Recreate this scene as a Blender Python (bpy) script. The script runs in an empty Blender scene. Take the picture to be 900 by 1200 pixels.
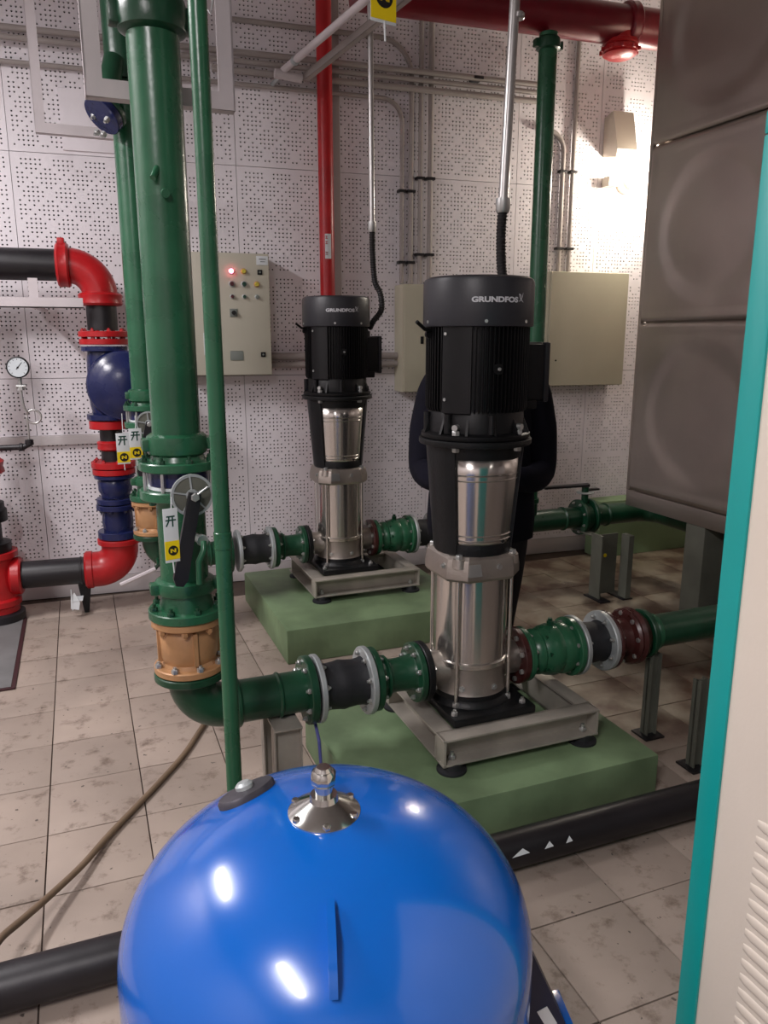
import bpy, bmesh, math, random
from mathutils import Vector, Matrix
random.seed(7)
sc = bpy.context.scene
COL = sc.collection
PI = math.pi
EQ = math.radians(4.0)            # the machines stand 4 degrees askew of the tiled acoustic wall

def E(x, y, z=0.0):               # equipment grid -> room
    c, s = math.cos(EQ), math.sin(EQ)
    return Vector((x*c - y*s, x*s + y*c, z))

# ------------------------------------------------------------------ camera
cam = bpy.data.cameras.new('camera'); cob = bpy.data.objects.new('camera', cam); COL.objects.link(cob)
cam.sensor_fit = 'VERTICAL'; cam.sensor_height = 36.0; cam.lens = 36.0*900/1200
cam.clip_start = 0.05; cam.clip_end = 50
cob.location = (0, 0, 1.53)
cob.rotation_euler = (math.radians(90-12.7), 0, math.radians(-17.5))
sc.camera = cob
# ------------------------------------------------------------------ world, lamps, exposure
w = bpy.data.worlds.new('world'); sc.world = w; w.use_nodes = True
w.node_tree.nodes['Background'].inputs[0].default_value = (0.75, 0.78, 0.85, 1)
w.node_tree.nodes['Background'].inputs[1].default_value = 0.1
sc.view_settings.view_transform = 'Standard'; sc.view_settings.look = 'None'
sc.view_settings.gamma = 1; sc.view_settings.use_curve_mapping = False
sc.view_settings.exposure = 0.84
def area(name, loc, sx, sy, watts, col, rot=(0, 0, 0)):
    l = bpy.data.lights.new(name, 'AREA'); l.shape = 'RECTANGLE'; l.size = sx; l.size_y = sy
    l.energy = watts; l.color = col
    o = bpy.data.objects.new(name, l); COL.objects.link(o); o.location = loc; o.rotation_euler = rot
    return o
TUBES = [((-1.55, 2.95, 3.30), 0.0, 58, (1.0, 0.955, 0.97)), ((-1.10, -0.55, 3.30), 0.0, 52, (1.0, 0.94, 0.95)),
         ((2.3, -1.4, 3.30), 0.0, 3, (1.0, 0.94, 0.90))]
for (p, rz, wt, c) in TUBES:
    area('tube_light', (E(p[0], p[1]).x, E(p[0], p[1]).y, p[2]-0.035), 0.16, 1.2, wt, c, (0, 0, EQ+rz))
bulb = bpy.data.lights.new('bulb_light', 'POINT'); bulb.energy = 20; bulb.color = (1.0, 0.90, 0.76); bulb.shadow_soft_size = 0.05
bo = bpy.data.objects.new('bulb_light', bulb); COL.objects.link(bo); bo.location = (3.28, 4.66, 2.50)

# ------------------------------------------------------------------ materials
def lin(c):
    c = c/255.0
    return c/12.92 if c <= 0.04045 else ((c+0.055)/1.055)**2.4
def rgb(r, g, b): return (lin(r), lin(g), lin(b), 1)
def mat(name, col, rough=0.5, metal=0.0, var=0.0, vscale=8.0, bump=0.0, bscale=40.0, coat=0.0, spec=None, emit=None, estr=0, stretch=None, objvar=0.0, dark=None):
    m = bpy.data.materials.new(name); m.use_nodes = True
    nt = m.node_tree; b = nt.nodes['Principled BSDF']
    b.inputs['Base Color'].default_value = col
    b.inputs['Roughness'].default_value = rough; b.inputs['Metallic'].default_value = metal
    if coat: b.inputs['Coat Weight'].default_value = coat; b.inputs['Coat Roughness'].default_value = 0.08
    if spec is not None: b.inputs['Specular IOR Level'].default_value = spec
    if emit: b.inputs['Emission Color'].default_value = emit; b.inputs['Emission Strength'].default_value = estr
    tc = nt.nodes.new('ShaderNodeTexCoord'); src = tc.outputs['Object']
    if stretch:
        mp = nt.nodes.new('ShaderNodeMapping'); mp.inputs['Scale'].default_value = stretch
        nt.links.new(src, mp.inputs['Vector']); src = mp.outputs['Vector']
    if var or dark:
        n = nt.nodes.new('ShaderNodeTexNoise'); n.inputs['Scale'].default_value = vscale; n.inputs['Detail'].default_value = 6
        nt.links.new(src, n.inputs['Vector'])
        r = nt.nodes.new('ShaderNodeValToRGB'); r.color_ramp.elements[0].position = 0.32; r.color_ramp.elements[1].position = 0.68
        d = dark if dark else tuple(c*(1-var) for c in col[:3])+(1,)
        r.color_ramp.elements[0].color = d
        r.color_ramp.elements[1].color = tuple(min(1, c*(1+var*0.6)) for c in col[:3])+(1,)
        nt.links.new(n.outputs['Fac'], r.inputs['Fac']); out = r.outputs['Color']
        if objvar:
            oi = nt.nodes.new('ShaderNodeObjectInfo'); mr = nt.nodes.new('ShaderNodeMapRange')
            mr.inputs['To Min'].default_value = 1-objvar; mr.inputs['To Max'].default_value = 1+objvar
            nt.links.new(oi.outputs['Random'], mr.inputs['Value'])
            hs = nt.nodes.new('ShaderNodeHueSaturation'); nt.links.new(mr.outputs['Result'], hs.inputs['Value'])
            nt.links.new(out, hs.inputs['Color']); out = hs.outputs['Color']
        nt.links.new(out, b.inputs['Base Color'])
        mr2 = nt.nodes.new('ShaderNodeMapRange'); mr2.inputs['To Min'].default_value = max(0.02, rough-0.07); mr2.inputs['To Max'].default_value = min(1, rough+0.1)
        nt.links.new(n.outputs['Fac'], mr2.inputs['Value']); nt.links.new(mr2.outputs['Result'], b.inputs['Roughness'])
    if bump:
        n2 = nt.nodes.new('ShaderNodeTexNoise'); n2.inputs['Scale'].default_value = bscale; n2.inputs['Detail'].default_value = 4
        nt.links.new(src, n2.inputs['Vector'])
        bp = nt.nodes.new('ShaderNodeBump'); bp.inputs['Strength'].default_value = bump; bp.inputs['Distance'].default_value = 0.01
        nt.links.new(n2.outputs['Fac'], bp.inputs['Height']); nt.links.new(bp.outputs['Normal'], b.inputs['Normal'])
    return m
M = {}
M['green'] = mat('green_paint', rgb(38, 92, 64), 0.26, var=0.22, vscale=6, bump=0.08, bscale=30)
M['green_dk'] = mat('dark_green_paint', rgb(20, 66, 44), 0.3, var=0.25, vscale=9, bump=0.12, bscale=45)
M['red'] = mat('red_paint', rgb(176, 24, 30), 0.33, var=0.2, vscale=7, bump=0.06, bscale=30)
M['dkred'] = mat('dark_red_paint', rgb(118, 20, 34), 0.3, var=0.2, vscale=5)
M['brown'] = mat('red_oxide_paint', rgb(70, 34, 32), 0.28, var=0.3, vscale=14, bump=0.1, bscale=50)
M['blackpipe'] = mat('black_pipe_paint', rgb(27, 25, 29), 0.4, var=0.3, vscale=5, bump=0.08, bscale=20)
M['blackiron'] = mat('black_cast_iron', rgb(17, 19, 21), 0.42, spec=0.35, var=0.25, vscale=10, bump=0.12, bscale=90)
M['motor'] = mat('black_motor_paint', rgb(12, 12, 14), 0.45, spec=0.3, var=0.15, vscale=8, bump=0.04, bscale=120)
M['cover'] = mat('charcoal_fan_cover', rgb(40, 41, 46), 0.42, var=0.1, vscale=6, bump=0.04, bscale=150)
M['plastic'] = mat('black_plastic', rgb(26, 26, 30), 0.4, var=0.1, vscale=8)
M['rubber'] = mat('black_rubber', rgb(28, 30, 34), 0.6, var=0.2, vscale=12, bump=0.1, bscale=60)
M['navy'] = mat('dark_blue_valve_paint', rgb(26, 34, 78), 0.25, var=0.2, vscale=8, bump=0.08, bscale=40)
M['tan'] = mat('bronze_tan_paint', rgb(184, 140, 98), 0.38, metal=0.15, var=0.22, vscale=10, bump=0.1, bscale=60)
M['stainless'] = mat('brushed_stainless', rgb(218, 214, 208), 0.33, metal=0.95)
def brush(m, rough, an):      # circumferentially brushed sheet: highlights smear vertically
    nt = m.node_tree; b = nt.nodes['Principled BSDF']
    g = nt.nodes.new('ShaderNodeNewGeometry'); c = nt.nodes.new('ShaderNodeVectorMath'); c.operation = 'CROSS_PRODUCT'
    c.inputs[1].default_value = (0, 0, 1); nt.links.new(g.outputs['Normal'], c.inputs[0]); nt.links.new(c.outputs[0], b.inputs['Tangent'])
    b.inputs['Anisotropic'].default_value = an; b.inputs['Anisotropic Rotation'].default_value = 0.25; b.inputs['Roughness'].default_value = rough
brush(M['stainless'], 0.2, 0.8)
M['castss'] = mat('cast_stainless', rgb(176, 168, 160), 0.42, metal=0.9, var=0.1, vscale=14, bump=0.12, bscale=120)
M['tankss'] = mat('water_tank_stainless', rgb(186, 176, 168), 0.36, metal=0.9, var=0.10, vscale=2.5, bump=0.02, bscale=3)
M['galv'] = mat('galvanised_flange', rgb(178, 185, 186), 0.42, metal=0.45, var=0.15, vscale=12, bump=0.08, bscale=60)
M['bolt'] = mat('zinc_bolt', rgb(190, 192, 190), 0.3, metal=0.8, var=0.1, vscale=20)
M['steel'] = mat('welded_steel_channel', rgb(172, 166, 156), 0.5, metal=0.35, var=0.22, vscale=7, bump=0.08, bscale=40)
M['strut'] = mat('white_painted_angle', rgb(196, 188, 190), 0.5, var=0.1, vscale=5)
M['support'] = mat('grey_support_paint', rgb(96, 98, 88), 0.55, var=0.2, vscale=6, bump=0.1, bscale=40)
M['plinth'] = mat('green_floor_paint', rgb(118, 142, 106), 0.5, var=0.16, vscale=4, bump=0.15, bscale=25, dark=rgb(90, 110, 80))
M['palegreen'] = mat('pale_green_curb_paint', rgb(132, 156, 118), 0.6, var=0.12, vscale=4)
M['panel'] = mat('perforated_wall_panel', rgb(232, 227, 231), 0.6, var=0.05, vscale=2.5, objvar=0.03)
M['felt'] = mat('dark_backing_felt', rgb(40, 36, 38), 0.95)
M['plain'] = mat('wall_paint', rgb(196, 190, 190), 0.7, var=0.05, vscale=2)
M['ceil'] = mat('ceiling_paint', rgb(176, 172, 172), 0.8, var=0.05, vscale=2)
M['beige'] = mat('beige_enclosure_paint', rgb(186, 182, 166), 0.42, var=0.05, vscale=3)
M['beige2'] = mat('warm_grey_enclosure_paint', rgb(190, 186, 164), 0.45, var=0.07, vscale=3)
M['cream'] = mat('cream_cabinet_paint', rgb(206, 196, 182), 0.5, var=0.04, vscale=3, bump=0.03, bscale=150)
M['teal'] = mat('teal_cabinet_paint', rgb(6, 142, 138), 0.4, var=0.06, vscale=3)
M['blue'] = mat('blue_tank_enamel', rgb(0, 92, 186), 0.2, var=0.06, vscale=3, bump=0.015, bscale=14, coat=0.6)
M['bluedk'] = mat('navy_tank_leg_paint', rgb(14, 22, 52), 0.4, var=0.2, vscale=8)
M['chrome'] = mat('chrome', rgb(205, 205, 200), 0.16, metal=1.0, bump=0.03, bscale=30)
M['greyplate'] = mat('dark_grey_nameplate', rgb(78, 76, 82), 0.45, metal=0.4, var=0.25, vscale=25)
M['conduit'] = mat('galvanised_conduit', rgb(186, 184, 182), 0.3, metal=0.7, var=0.1, vscale=6)
M['pvc'] = mat('grey_beige_conduit', rgb(158, 150, 146), 0.55, var=0.08, vscale=4)
M['flex'] = mat('black_corrugated_hose', rgb(24, 22, 24), 0.55)
M['hose'] = mat('tan_rubber_hose', rgb(120, 100, 80), 0.6, var=0.15, vscale=10)
M['white'] = mat('white_tag', rgb(214, 220, 222), 0.5)
M['yellow'] = mat('yellow_tag', rgb(240, 212, 10), 0.5)
M['ink'] = mat('dark_green_ink', rgb(18, 70, 58), 0.6)
M['black'] = mat('black_print', rgb(16, 16, 16), 0.6)
M['print'] = mat('pale_print', rgb(200, 202, 206), 0.5)
M['glass'] = mat('dial_face', rgb(204, 212, 216), 0.25)
M['redled'] = mat('lit_red_lamp', rgb(255, 90, 110), 0.4, emit=(1.0, 0.10, 0.16, 1), estr=9)
M['ylens'] = mat('yellow_lens', rgb(196, 180, 70), 0.25)
M['glens'] = mat('dark_green_lens', rgb(34, 66, 54), 0.25)
M['rlens'] = mat('dark_red_button', rgb(80, 40, 44), 0.3)
M['greylab'] = mat('grey_label_plate', rgb(118, 124, 118), 0.5)
M['mat'] = mat('grey_cover_plate', rgb(112, 112, 112), 0.6, var=0.15, vscale=8)
M['maroon'] = mat('dark_maroon_edge', rgb(58, 26, 30), 0.6)
M['jacket'] = mat('navy_cloth', rgb(15, 15, 27), 0.9, spec=0.2, var=0.2, vscale=10, bump=0.5, bscale=9)
M['trouser'] = mat('black_cloth', rgb(18, 16, 22), 0.9, var=0.2, vscale=12, bump=0.3, bscale=14)
M['skin'] = mat('skin', rgb(186, 136, 108), 0.5, var=0.06, vscale=10)
M['hair'] = mat('black_hair', rgb(16, 14, 14), 0.55, bump=0.5, bscale=80)
M['shoe'] = mat('black_shoe', rgb(20, 20, 20), 0.5)
M['eye'] = mat('eye_white', rgb(225, 225, 222), 0.25)
M['lampglow'] = mat('lit_bulb', (1, 1, 1, 1), 0.5, emit=(1.0, 0.93, 0.82, 1), estr=30)
M['tubeglow'] = mat('lit_tube', (1, 1, 1, 1), 0.5, emit=(1.0, 0.96, 0.96, 1), estr=6)
M['lampbody'] = mat('white_lamp_housing', rgb(188, 178, 164), 0.5)
M['strap'] = mat('blue_strap', rgb(88, 92, 160), 0.5)

def floor_mat(name, base, tile=True):
    m = bpy.data.materials.new(name); m.use_nodes = True; nt = m.node_tree; b = nt.nodes['Principled BSDF']
    geo = nt.nodes.new('ShaderNodeNewGeometry')
    oi = nt.nodes.new('ShaderNodeObjectInfo')
    n1 = nt.nodes.new('ShaderNodeTexNoise'); n1.inputs['Scale'].default_value = 2.2; n1.inputs['Detail'].default_value = 5
    n2 = nt.nodes.new('ShaderNodeTexNoise'); n2.inputs['Scale'].default_value = 11; n2.inputs['Detail'].default_value = 8; n2.inputs['Roughness'].default_value = 0.7
    n3 = nt.nodes.new('ShaderNodeTexNoise'); n3.inputs['Scale'].default_value = 38; n3.inputs['Detail'].default_value = 3
    for n in (n1, n2, n3): nt.links.new(geo.outputs['Position'], n.inputs['Vector'])
    r1 = nt.nodes.new('ShaderNodeValToRGB'); r1.color_ramp.elements[0].position = 0.3; r1.color_ramp.elements[1].position = 0.7
    r1.color_ramp.elements[0].color = rgb(*[c*0.86 for c in base]); r1.color_ramp.elements[1].color = rgb(*base)
    nt.links.new(n1.outputs['Fac'], r1.inputs['Fac'])
    # scuffs
    r2 = nt.nodes.new('ShaderNodeValToRGB'); r2.color_ramp.elements[0].position = 0.54; r2.color_ramp.elements[1].position = 0.68
    r2.color_ramp.elements[0].color = (0, 0, 0, 1); r2.color_ramp.elements[1].color = (0.75, 0.75, 0.75, 1)
    nt.links.new(n2.outputs['Fac'], r2.inputs['Fac'])
    mx = nt.nodes.new('ShaderNodeMix'); mx.data_type = 'RGBA'; mx.inputs['B'].default_value = rgb(92, 76, 64)
    nt.links.new(r2.outputs['Color'], mx.inputs['Factor']); nt.links.new(r1.outputs['Color'], mx.inputs['A'])
    # small black specks
    r3 = nt.nodes.new('ShaderNodeValToRGB'); r3.color_ramp.elements[0].position = 0.69; r3.color_ramp.elements[1].position = 0.72
    r3.color_ramp.elements[0].color = (0, 0, 0, 1); r3.color_ramp.elements[1].color = (0.8, 0.8, 0.8, 1)
    nt.links.new(n3.outputs['Fac'], r3.inputs['Fac'])
    mx2 = nt.nodes.new('ShaderNodeMix'); mx2.data_type = 'RGBA'; mx2.inputs['B'].default_value = rgb(40, 34, 32)
    nt.links.new(r3.outputs['Color'], mx2.inputs['Factor']); nt.links.new(mx.outputs['Result'], mx2.inputs['A'])
    # muddy stretch of floor behind and right of the pumps (dried mud on the tiles)
    sep = nt.nodes.new('ShaderNodeSeparateXYZ'); nt.links.new(geo.outputs['Position'], sep.inputs[0])
    def mrange(sock, a, c):
        q = nt.nodes.new('ShaderNodeMapRange'); q.inputs['From Min'].default_value = a; q.inputs['From Max'].default_value = c
        nt.links.new(sock, q.inputs['Value']); return q.outputs['Result']
    def mul(a, c):
        q = nt.nodes.new('ShaderNodeMath'); q.operation = 'MULTIPLY'; nt.links.new(a, q.inputs[0]); nt.links.new(c, q.inputs[1]); return q.outputs[0]
    zone = mul(mrange(sep.outputs['X'], 1.25, 1.6), mrange(sep.outputs['Y'], 2.1, 2.4))
    r4 = nt.nodes.new('ShaderNodeValToRGB'); r4.color_ramp.elements[0].position = 0.38; r4.color_ramp.elements[1].position = 0.62
    r4.color_ramp.elements[0].color = rgb(84, 62, 48); r4.color_ramp.elements[1].color = rgb(146, 136, 118)
    n4 = nt.nodes.new('ShaderNodeTexNoise'); n4.inputs['Scale'].default_value = 4.5; n4.inputs['Detail'].default_value = 7
    nt.links.new(geo.outputs['Position'], n4.inputs['Vector']); nt.links.new(n4.outputs['Fac'], r4.inputs['Fac'])
    mx3 = nt.nodes.new('ShaderNodeMix'); mx3.data_type = 'RGBA'
    nt.links.new(zone, mx3.inputs['Factor']); nt.links.new(mx2.outputs['Result'], mx3.inputs['A']); nt.links.new(r4.outputs['Color'], mx3.inputs['B'])
    hs = nt.nodes.new('ShaderNodeHueSaturation'); mr = nt.nodes.new('ShaderNodeMapRange')
    mr.inputs['To Min'].default_value = 0.94; mr.inputs['To Max'].default_value = 1.05
    nt.links.new(oi.outputs['Random'], mr.inputs['Value']); nt.links.new(mr.outputs['Result'], hs.inputs['Value'])
    nt.links.new(mx3.outputs['Result'], hs.inputs['Color']); nt.links.new(hs.outputs['Color'], b.inputs['Base Color'])
    b.inputs['Roughness'].default_value = 0.5
    bp = nt.nodes.new('ShaderNodeBump'); bp.inputs['Strength'].default_value = 0.12; bp.inputs['Distance'].default_value = 0.005
    nt.links.new(n2.outputs['Fac'], bp.inputs['Height']); nt.links.new(bp.outputs['Normal'], b.inputs['Normal'])
    return m
M['tile'] = floor_mat('floor_tile', (170, 155, 143))
M['grout'] = mat('dark_grout', rgb(74, 62, 54), 0.9, var=0.3, vscale=10)

# ------------------------------------------------------------------ mesh helpers
ORIG = {}     # origin of each root in build coordinates
class MB:
    def __init__(s): s.v = []; s.f = []
    def add(s, vs, fs):
        n = len(s.v); s.v += [Vector(v) for v in vs]; s.f += [[i+n for i in f] for f in fs]; return s
    def box(s, x0, x1, y0, y1, z0, z1, bev=0.0):
        if x0 > x1: x0, x1 = x1, x0
        if y0 > y1: y0, y1 = y1, y0
        if bev <= 0:
            vs = [(x0,y0,z0),(x1,y0,z0),(x1,y1,z0),(x0,y1,z0),(x0,y0,z1),(x1,y0,z1),(x1,y1,z1),(x0,y1,z1)]
            return s.add(vs, [[0,3,2,1],[4,5,6,7],[0,1,5,4],[1,2,6,5],[2,3,7,6],[3,0,4,7]])
        bm = bmesh.new(); bmesh.ops.create_cube(bm, size=1)
        for v in bm.verts: v.co = Vector(((x0+x1)/2+v.co.x*(x1-x0), (y0+y1)/2+v.co.y*(y1-y0), (z0+z1)/2+v.co.z*(z1-z0)))
        bmesh.ops.bevel(bm, geom=bm.edges[:], offset=bev, segments=2, profile=0.6, affect='EDGES')
        bm.verts.index_update()
        s.add([v.co.copy() for v in bm.verts], [[v.index for v in f.verts] for f in bm.faces]); bm.free(); return s
    def lathe(s, prof, o=(0,0,0), axis=(0,0,1), seg=32, a0=0.0, a1=2*PI, phase=0.0, cap=True):
        ax = Vector(axis).normalized(); o = Vector(o)
        if abs(ax.z) > 0.99: ux = Vector((1,0,0))*(1 if ax.z > 0 else 1)
        else: ux = Vector((0,0,1))
        ux = (ux - ax*ux.dot(ax)).normalized(); uy = ax.cross(ux)
        full = abs((a1-a0)-2*PI) < 1e-6
        ns = seg if full else seg+1
        vs = []; fs = []
        for (r, h) in prof:
            for i in range(ns):
                a = a0+phase+(a1-a0)*i/seg
                vs.append(o+ax*h+(ux*math.cos(a)+uy*math.sin(a))*max(r, 1e-5))
        m = len(prof)
        for j in range(m-1):
            for i in range(seg):
                k = (i+1) % ns if full else i+1
                fs.append([j*ns+i, j*ns+k, (j+1)*ns+k, (j+1)*ns+i])
        if cap and full:
            if prof[0][0] > 1e-4: fs.append([i for i in range(ns)][::-1])
            if prof[-1][0] > 1e-4: fs.append([(m-1)*ns+i for i in range(ns)])
        return s.add(vs, fs)
    def cyl(s, p0, p1, r, seg=24, r2=None):
        p0 = Vector(p0); p1 = Vector(p1); d = p1-p0
        return s.lathe([(r, 0), (r if r2 is None else r2, d.length)], p0, d, seg)
    def disc(s, o, axis, r, t, seg=40, bev=0.003):     # plate of thickness t centred on o
        return s.lathe([(r-bev, -t/2), (r, -t/2+bev), (r, t/2-bev), (r-bev, t/2)], o, axis, seg)
    def tube(s, pts, r, seg=16, caps=True, rr=None):
        pts = [Vector(p) for p in pts]; n = len(pts); vs = []; fs = []
        t = (pts[1]-pts[0]).normalized(); ref = Vector((0,0,1)) if abs(t.z) < 0.9 else Vector((1,0,0))
        u = (ref-t*ref.dot(t)).normalized()
        for i, p in enumerate(pts):
            if i == 0: t = pts[1]-pts[0]
            elif i == n-1: t = pts[-1]-pts[-2]
            else: t = (pts[i+1]-p).normalized()+(p-pts[i-1]).normalized()
            t.normalize(); u = (u-t*u.dot(t)).normalized(); w_ = t.cross(u)
            q = rr[i] if rr else r
            for k in range(seg):
                a = 2*PI*k/seg; vs.append(p+(u*math.cos(a)+w_*math.sin(a))*q)
        for i in range(n-1):
            for k in range(seg):
                l = (k+1) % seg; fs.append([i*seg+k, i*seg+l, (i+1)*seg+l, (i+1)*seg+k])
        if caps: fs.append(list(range(seg))[::-1]); fs.append([(n-1)*seg+k for k in range(seg)])
        return s.add(vs, fs)
    def prism(s, poly, o, u, v, n, t):                   # polygon in plane (u,v) at o, extruded t along n
        o = Vector(o); u = Vector(u); v = Vector(v); n = Vector(n); k = len(poly)
        vs = [o+u*a+v*b for a, b in poly]+[o+u*a+v*b+n*t for a, b in poly]
        fs = [list(range(k))[::-1], [k+i for i in range(k)]]
        for i in range(k): j = (i+1) % k; fs.append([i, j, k+j, k+i])
        return s.add(vs, fs)
    def bolt(s, p, axis, r=0.010, h=0.009, stub=0.0):
        ax = Vector(axis).normalized(); p = Vector(p)
        s.lathe([(r, 0), (r, h*0.8), (r*0.85, h)], p, ax, 6)
        if stub: s.lathe([(r*0.5, h), (r*0.5, h+stub)], p, ax, 8)
        return s
    def boltring(s, o, axis, R, n, r=0.010, h=0.009, phase=0.3, stub=0.0):
        ax = Vector(axis).normalized(); o = Vector(o)
        ux = Vector((1,0,0)) if abs(ax.z) > 0.99 else Vector((0,0,1)); uy = ax.cross(ux)
        for i in range(n):
            a = 2*PI*i/n+phase
            s.bolt(o+(ux*math.cos(a)+uy*math.sin(a))*R, ax, r, h, stub)
        return s
    def xf(s, mtx): s.v = [mtx @ v for v in s.v]; return s
    def build(s, name, m, parent=None, kind=None, label=None, smooth=True, ang=38):
        me = bpy.data.meshes.new(name); o0 = Vector((0,0,0))
        if parent is not None: o0 = ORIG.get(parent.name, Vector((0,0,0)))
        me.from_pydata([tuple(v-o0) for v in s.v], [], s.f); me.update()
        bm = bmesh.new(); bm.from_mesh(me); bmesh.ops.recalc_face_normals(bm, faces=bm.faces); bm.to_mesh(me); bm.free()
        if smooth:
            me.polygons.foreach_set('use_smooth', [True]*len(me.polygons)); me.set_sharp_from_angle(angle=math.radians(ang))
        me.materials.append(m if not isinstance(m, str) else M[m])
        ob = bpy.data.objects.new(name, me); COL.objects.link(ob)
        if parent is not None: ob.parent = parent; ORIG[ob.name] = o0
        if kind: ob['kind'] = kind
        if label: ob['label'] = label
        return ob

def arc(c, r, a0, a1, u, v, n=10):
    c = Vector(c); u = Vector(u); v = Vector(v)
    return [c+u*(r*math.cos(a0+(a1-a0)*i/n))+v*(r*math.sin(a0+(a1-a0)*i/n)) for i in range(n+1)]

def thing(name, label, cat, p, group=None, frame='E', kind=None):
    """Empty at the thing's base; parts are given in build coordinates (E = machine grid, W = room grid)."""
    o = bpy.data.objects.new(name, None); COL.objects.link(o); o.empty_display_size = 0.1
    p = Vector(p); ORIG[o.name] = p
    if frame == 'E': o.location = E(p.x, p.y, p.z); o.rotation_euler = (0, 0, EQ)
    else: o.location = p
    if kind: o['kind'] = kind
    else:
        o['label'] = label; o['category'] = cat
        if group: o['group'] = group
    return o
def copy_tree(o, parent=None):
    c = o.copy(); COL.objects.link(c)
    if parent: c.parent = parent
    for ch in list(o.children): copy_tree(ch, c)
    return c
def dup(root, d, label, rz=None):
    c = copy_tree(root); p = ORIG[root.name]+Vector(d); ORIG[c.name] = p
    c.location = E(p.x, p.y, p.z); c['label'] = label
    return c
def fit(T):     # stuff flag for bolts
    return dict(kind='stuff')
X_, Y_, Z_ = (1,0,0), (0,1,0), (0,0,1)
WALL = 4.82

# ================================================================== SETTING
RX0, RX1, RY0, RY1, RH = -2.38, 4.82, -2.4, WALL, 3.71
fl = MB().box(RX0, RX1, RY0, RY1+0.06, -0.12, -0.006).build('floor', M['grout'], smooth=False); fl['kind'] = 'structure'
# tiles one by one (0.3 m grid askew like the machines)
tb = MB().box(-0.148, 0.148, -0.148, 0.148, -0.010, 0.0, 0.0015); tile0 = None
tile_me = None
def put_tile(cx, cy):
    global tile_me
    if tile_me is None:
        o = tb.build('tile', M['tile'], fl); tile_me = o.data
    else:
        o = bpy.data.objects.new('tile', tile_me); COL.objects.link(o); o.parent = fl
    p = E(cx, cy); o.location = (p.x, p.y, random.uniform(-0.0008, 0.0008)); o.rotation_euler = (random.uniform(-.002,.002), random.uniform(-.002,.002), EQ)
cnt = 0
for j in range(0, 15):
    for i in range(-5, 13):
        x, y = 0.247+0.3*i, 0.73+0.3*j+0.0
        pw = E(x, y)
        if pw.y > WALL-0.165: continue
        if x > 0.9*y+1.3 or x < -0.35*y-0.05+0.0: continue
        put_tile(x, y); cnt += 1
print('tiles', cnt)
# the rest of the floor out of view: one joined field of tiles
ft = MB()
for j in range(-11, 16):
    for i in range(-9, 17):
        x, y = 0.247+0.3*i, 0.73+0.3*j
        pw = E(x, y)
        seen = (0 <= j < 15 and -5 <= i < 13 and not (x > 0.9*y+1.3 or x < -0.35*y-0.05) and pw.y <= WALL-0.165)
        if seen or pw.x < RX0+0.17 or pw.x > RX1-0.17 or pw.y < RY0+0.17 or pw.y > WALL-0.165: continue
        c_, s_ = math.cos(EQ), math.sin(EQ); vs = []
        for (a, b) in ((-.148,-.148),(.148,-.148),(.148,.148),(-.148,.148)):
            for z in (-0.010, 0.0): vs.append((pw.x+a*c_-b*s_, pw.y+a*s_+b*c_, z))
        ft.add(vs, [[1,3,5,7],[0,1,3,2],[2,3,5,4],[4,5,7,6],[6,7,1,0]])
ft.build('outer_tile', M['tile'], fl, kind='stuff', smooth=False)

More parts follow.
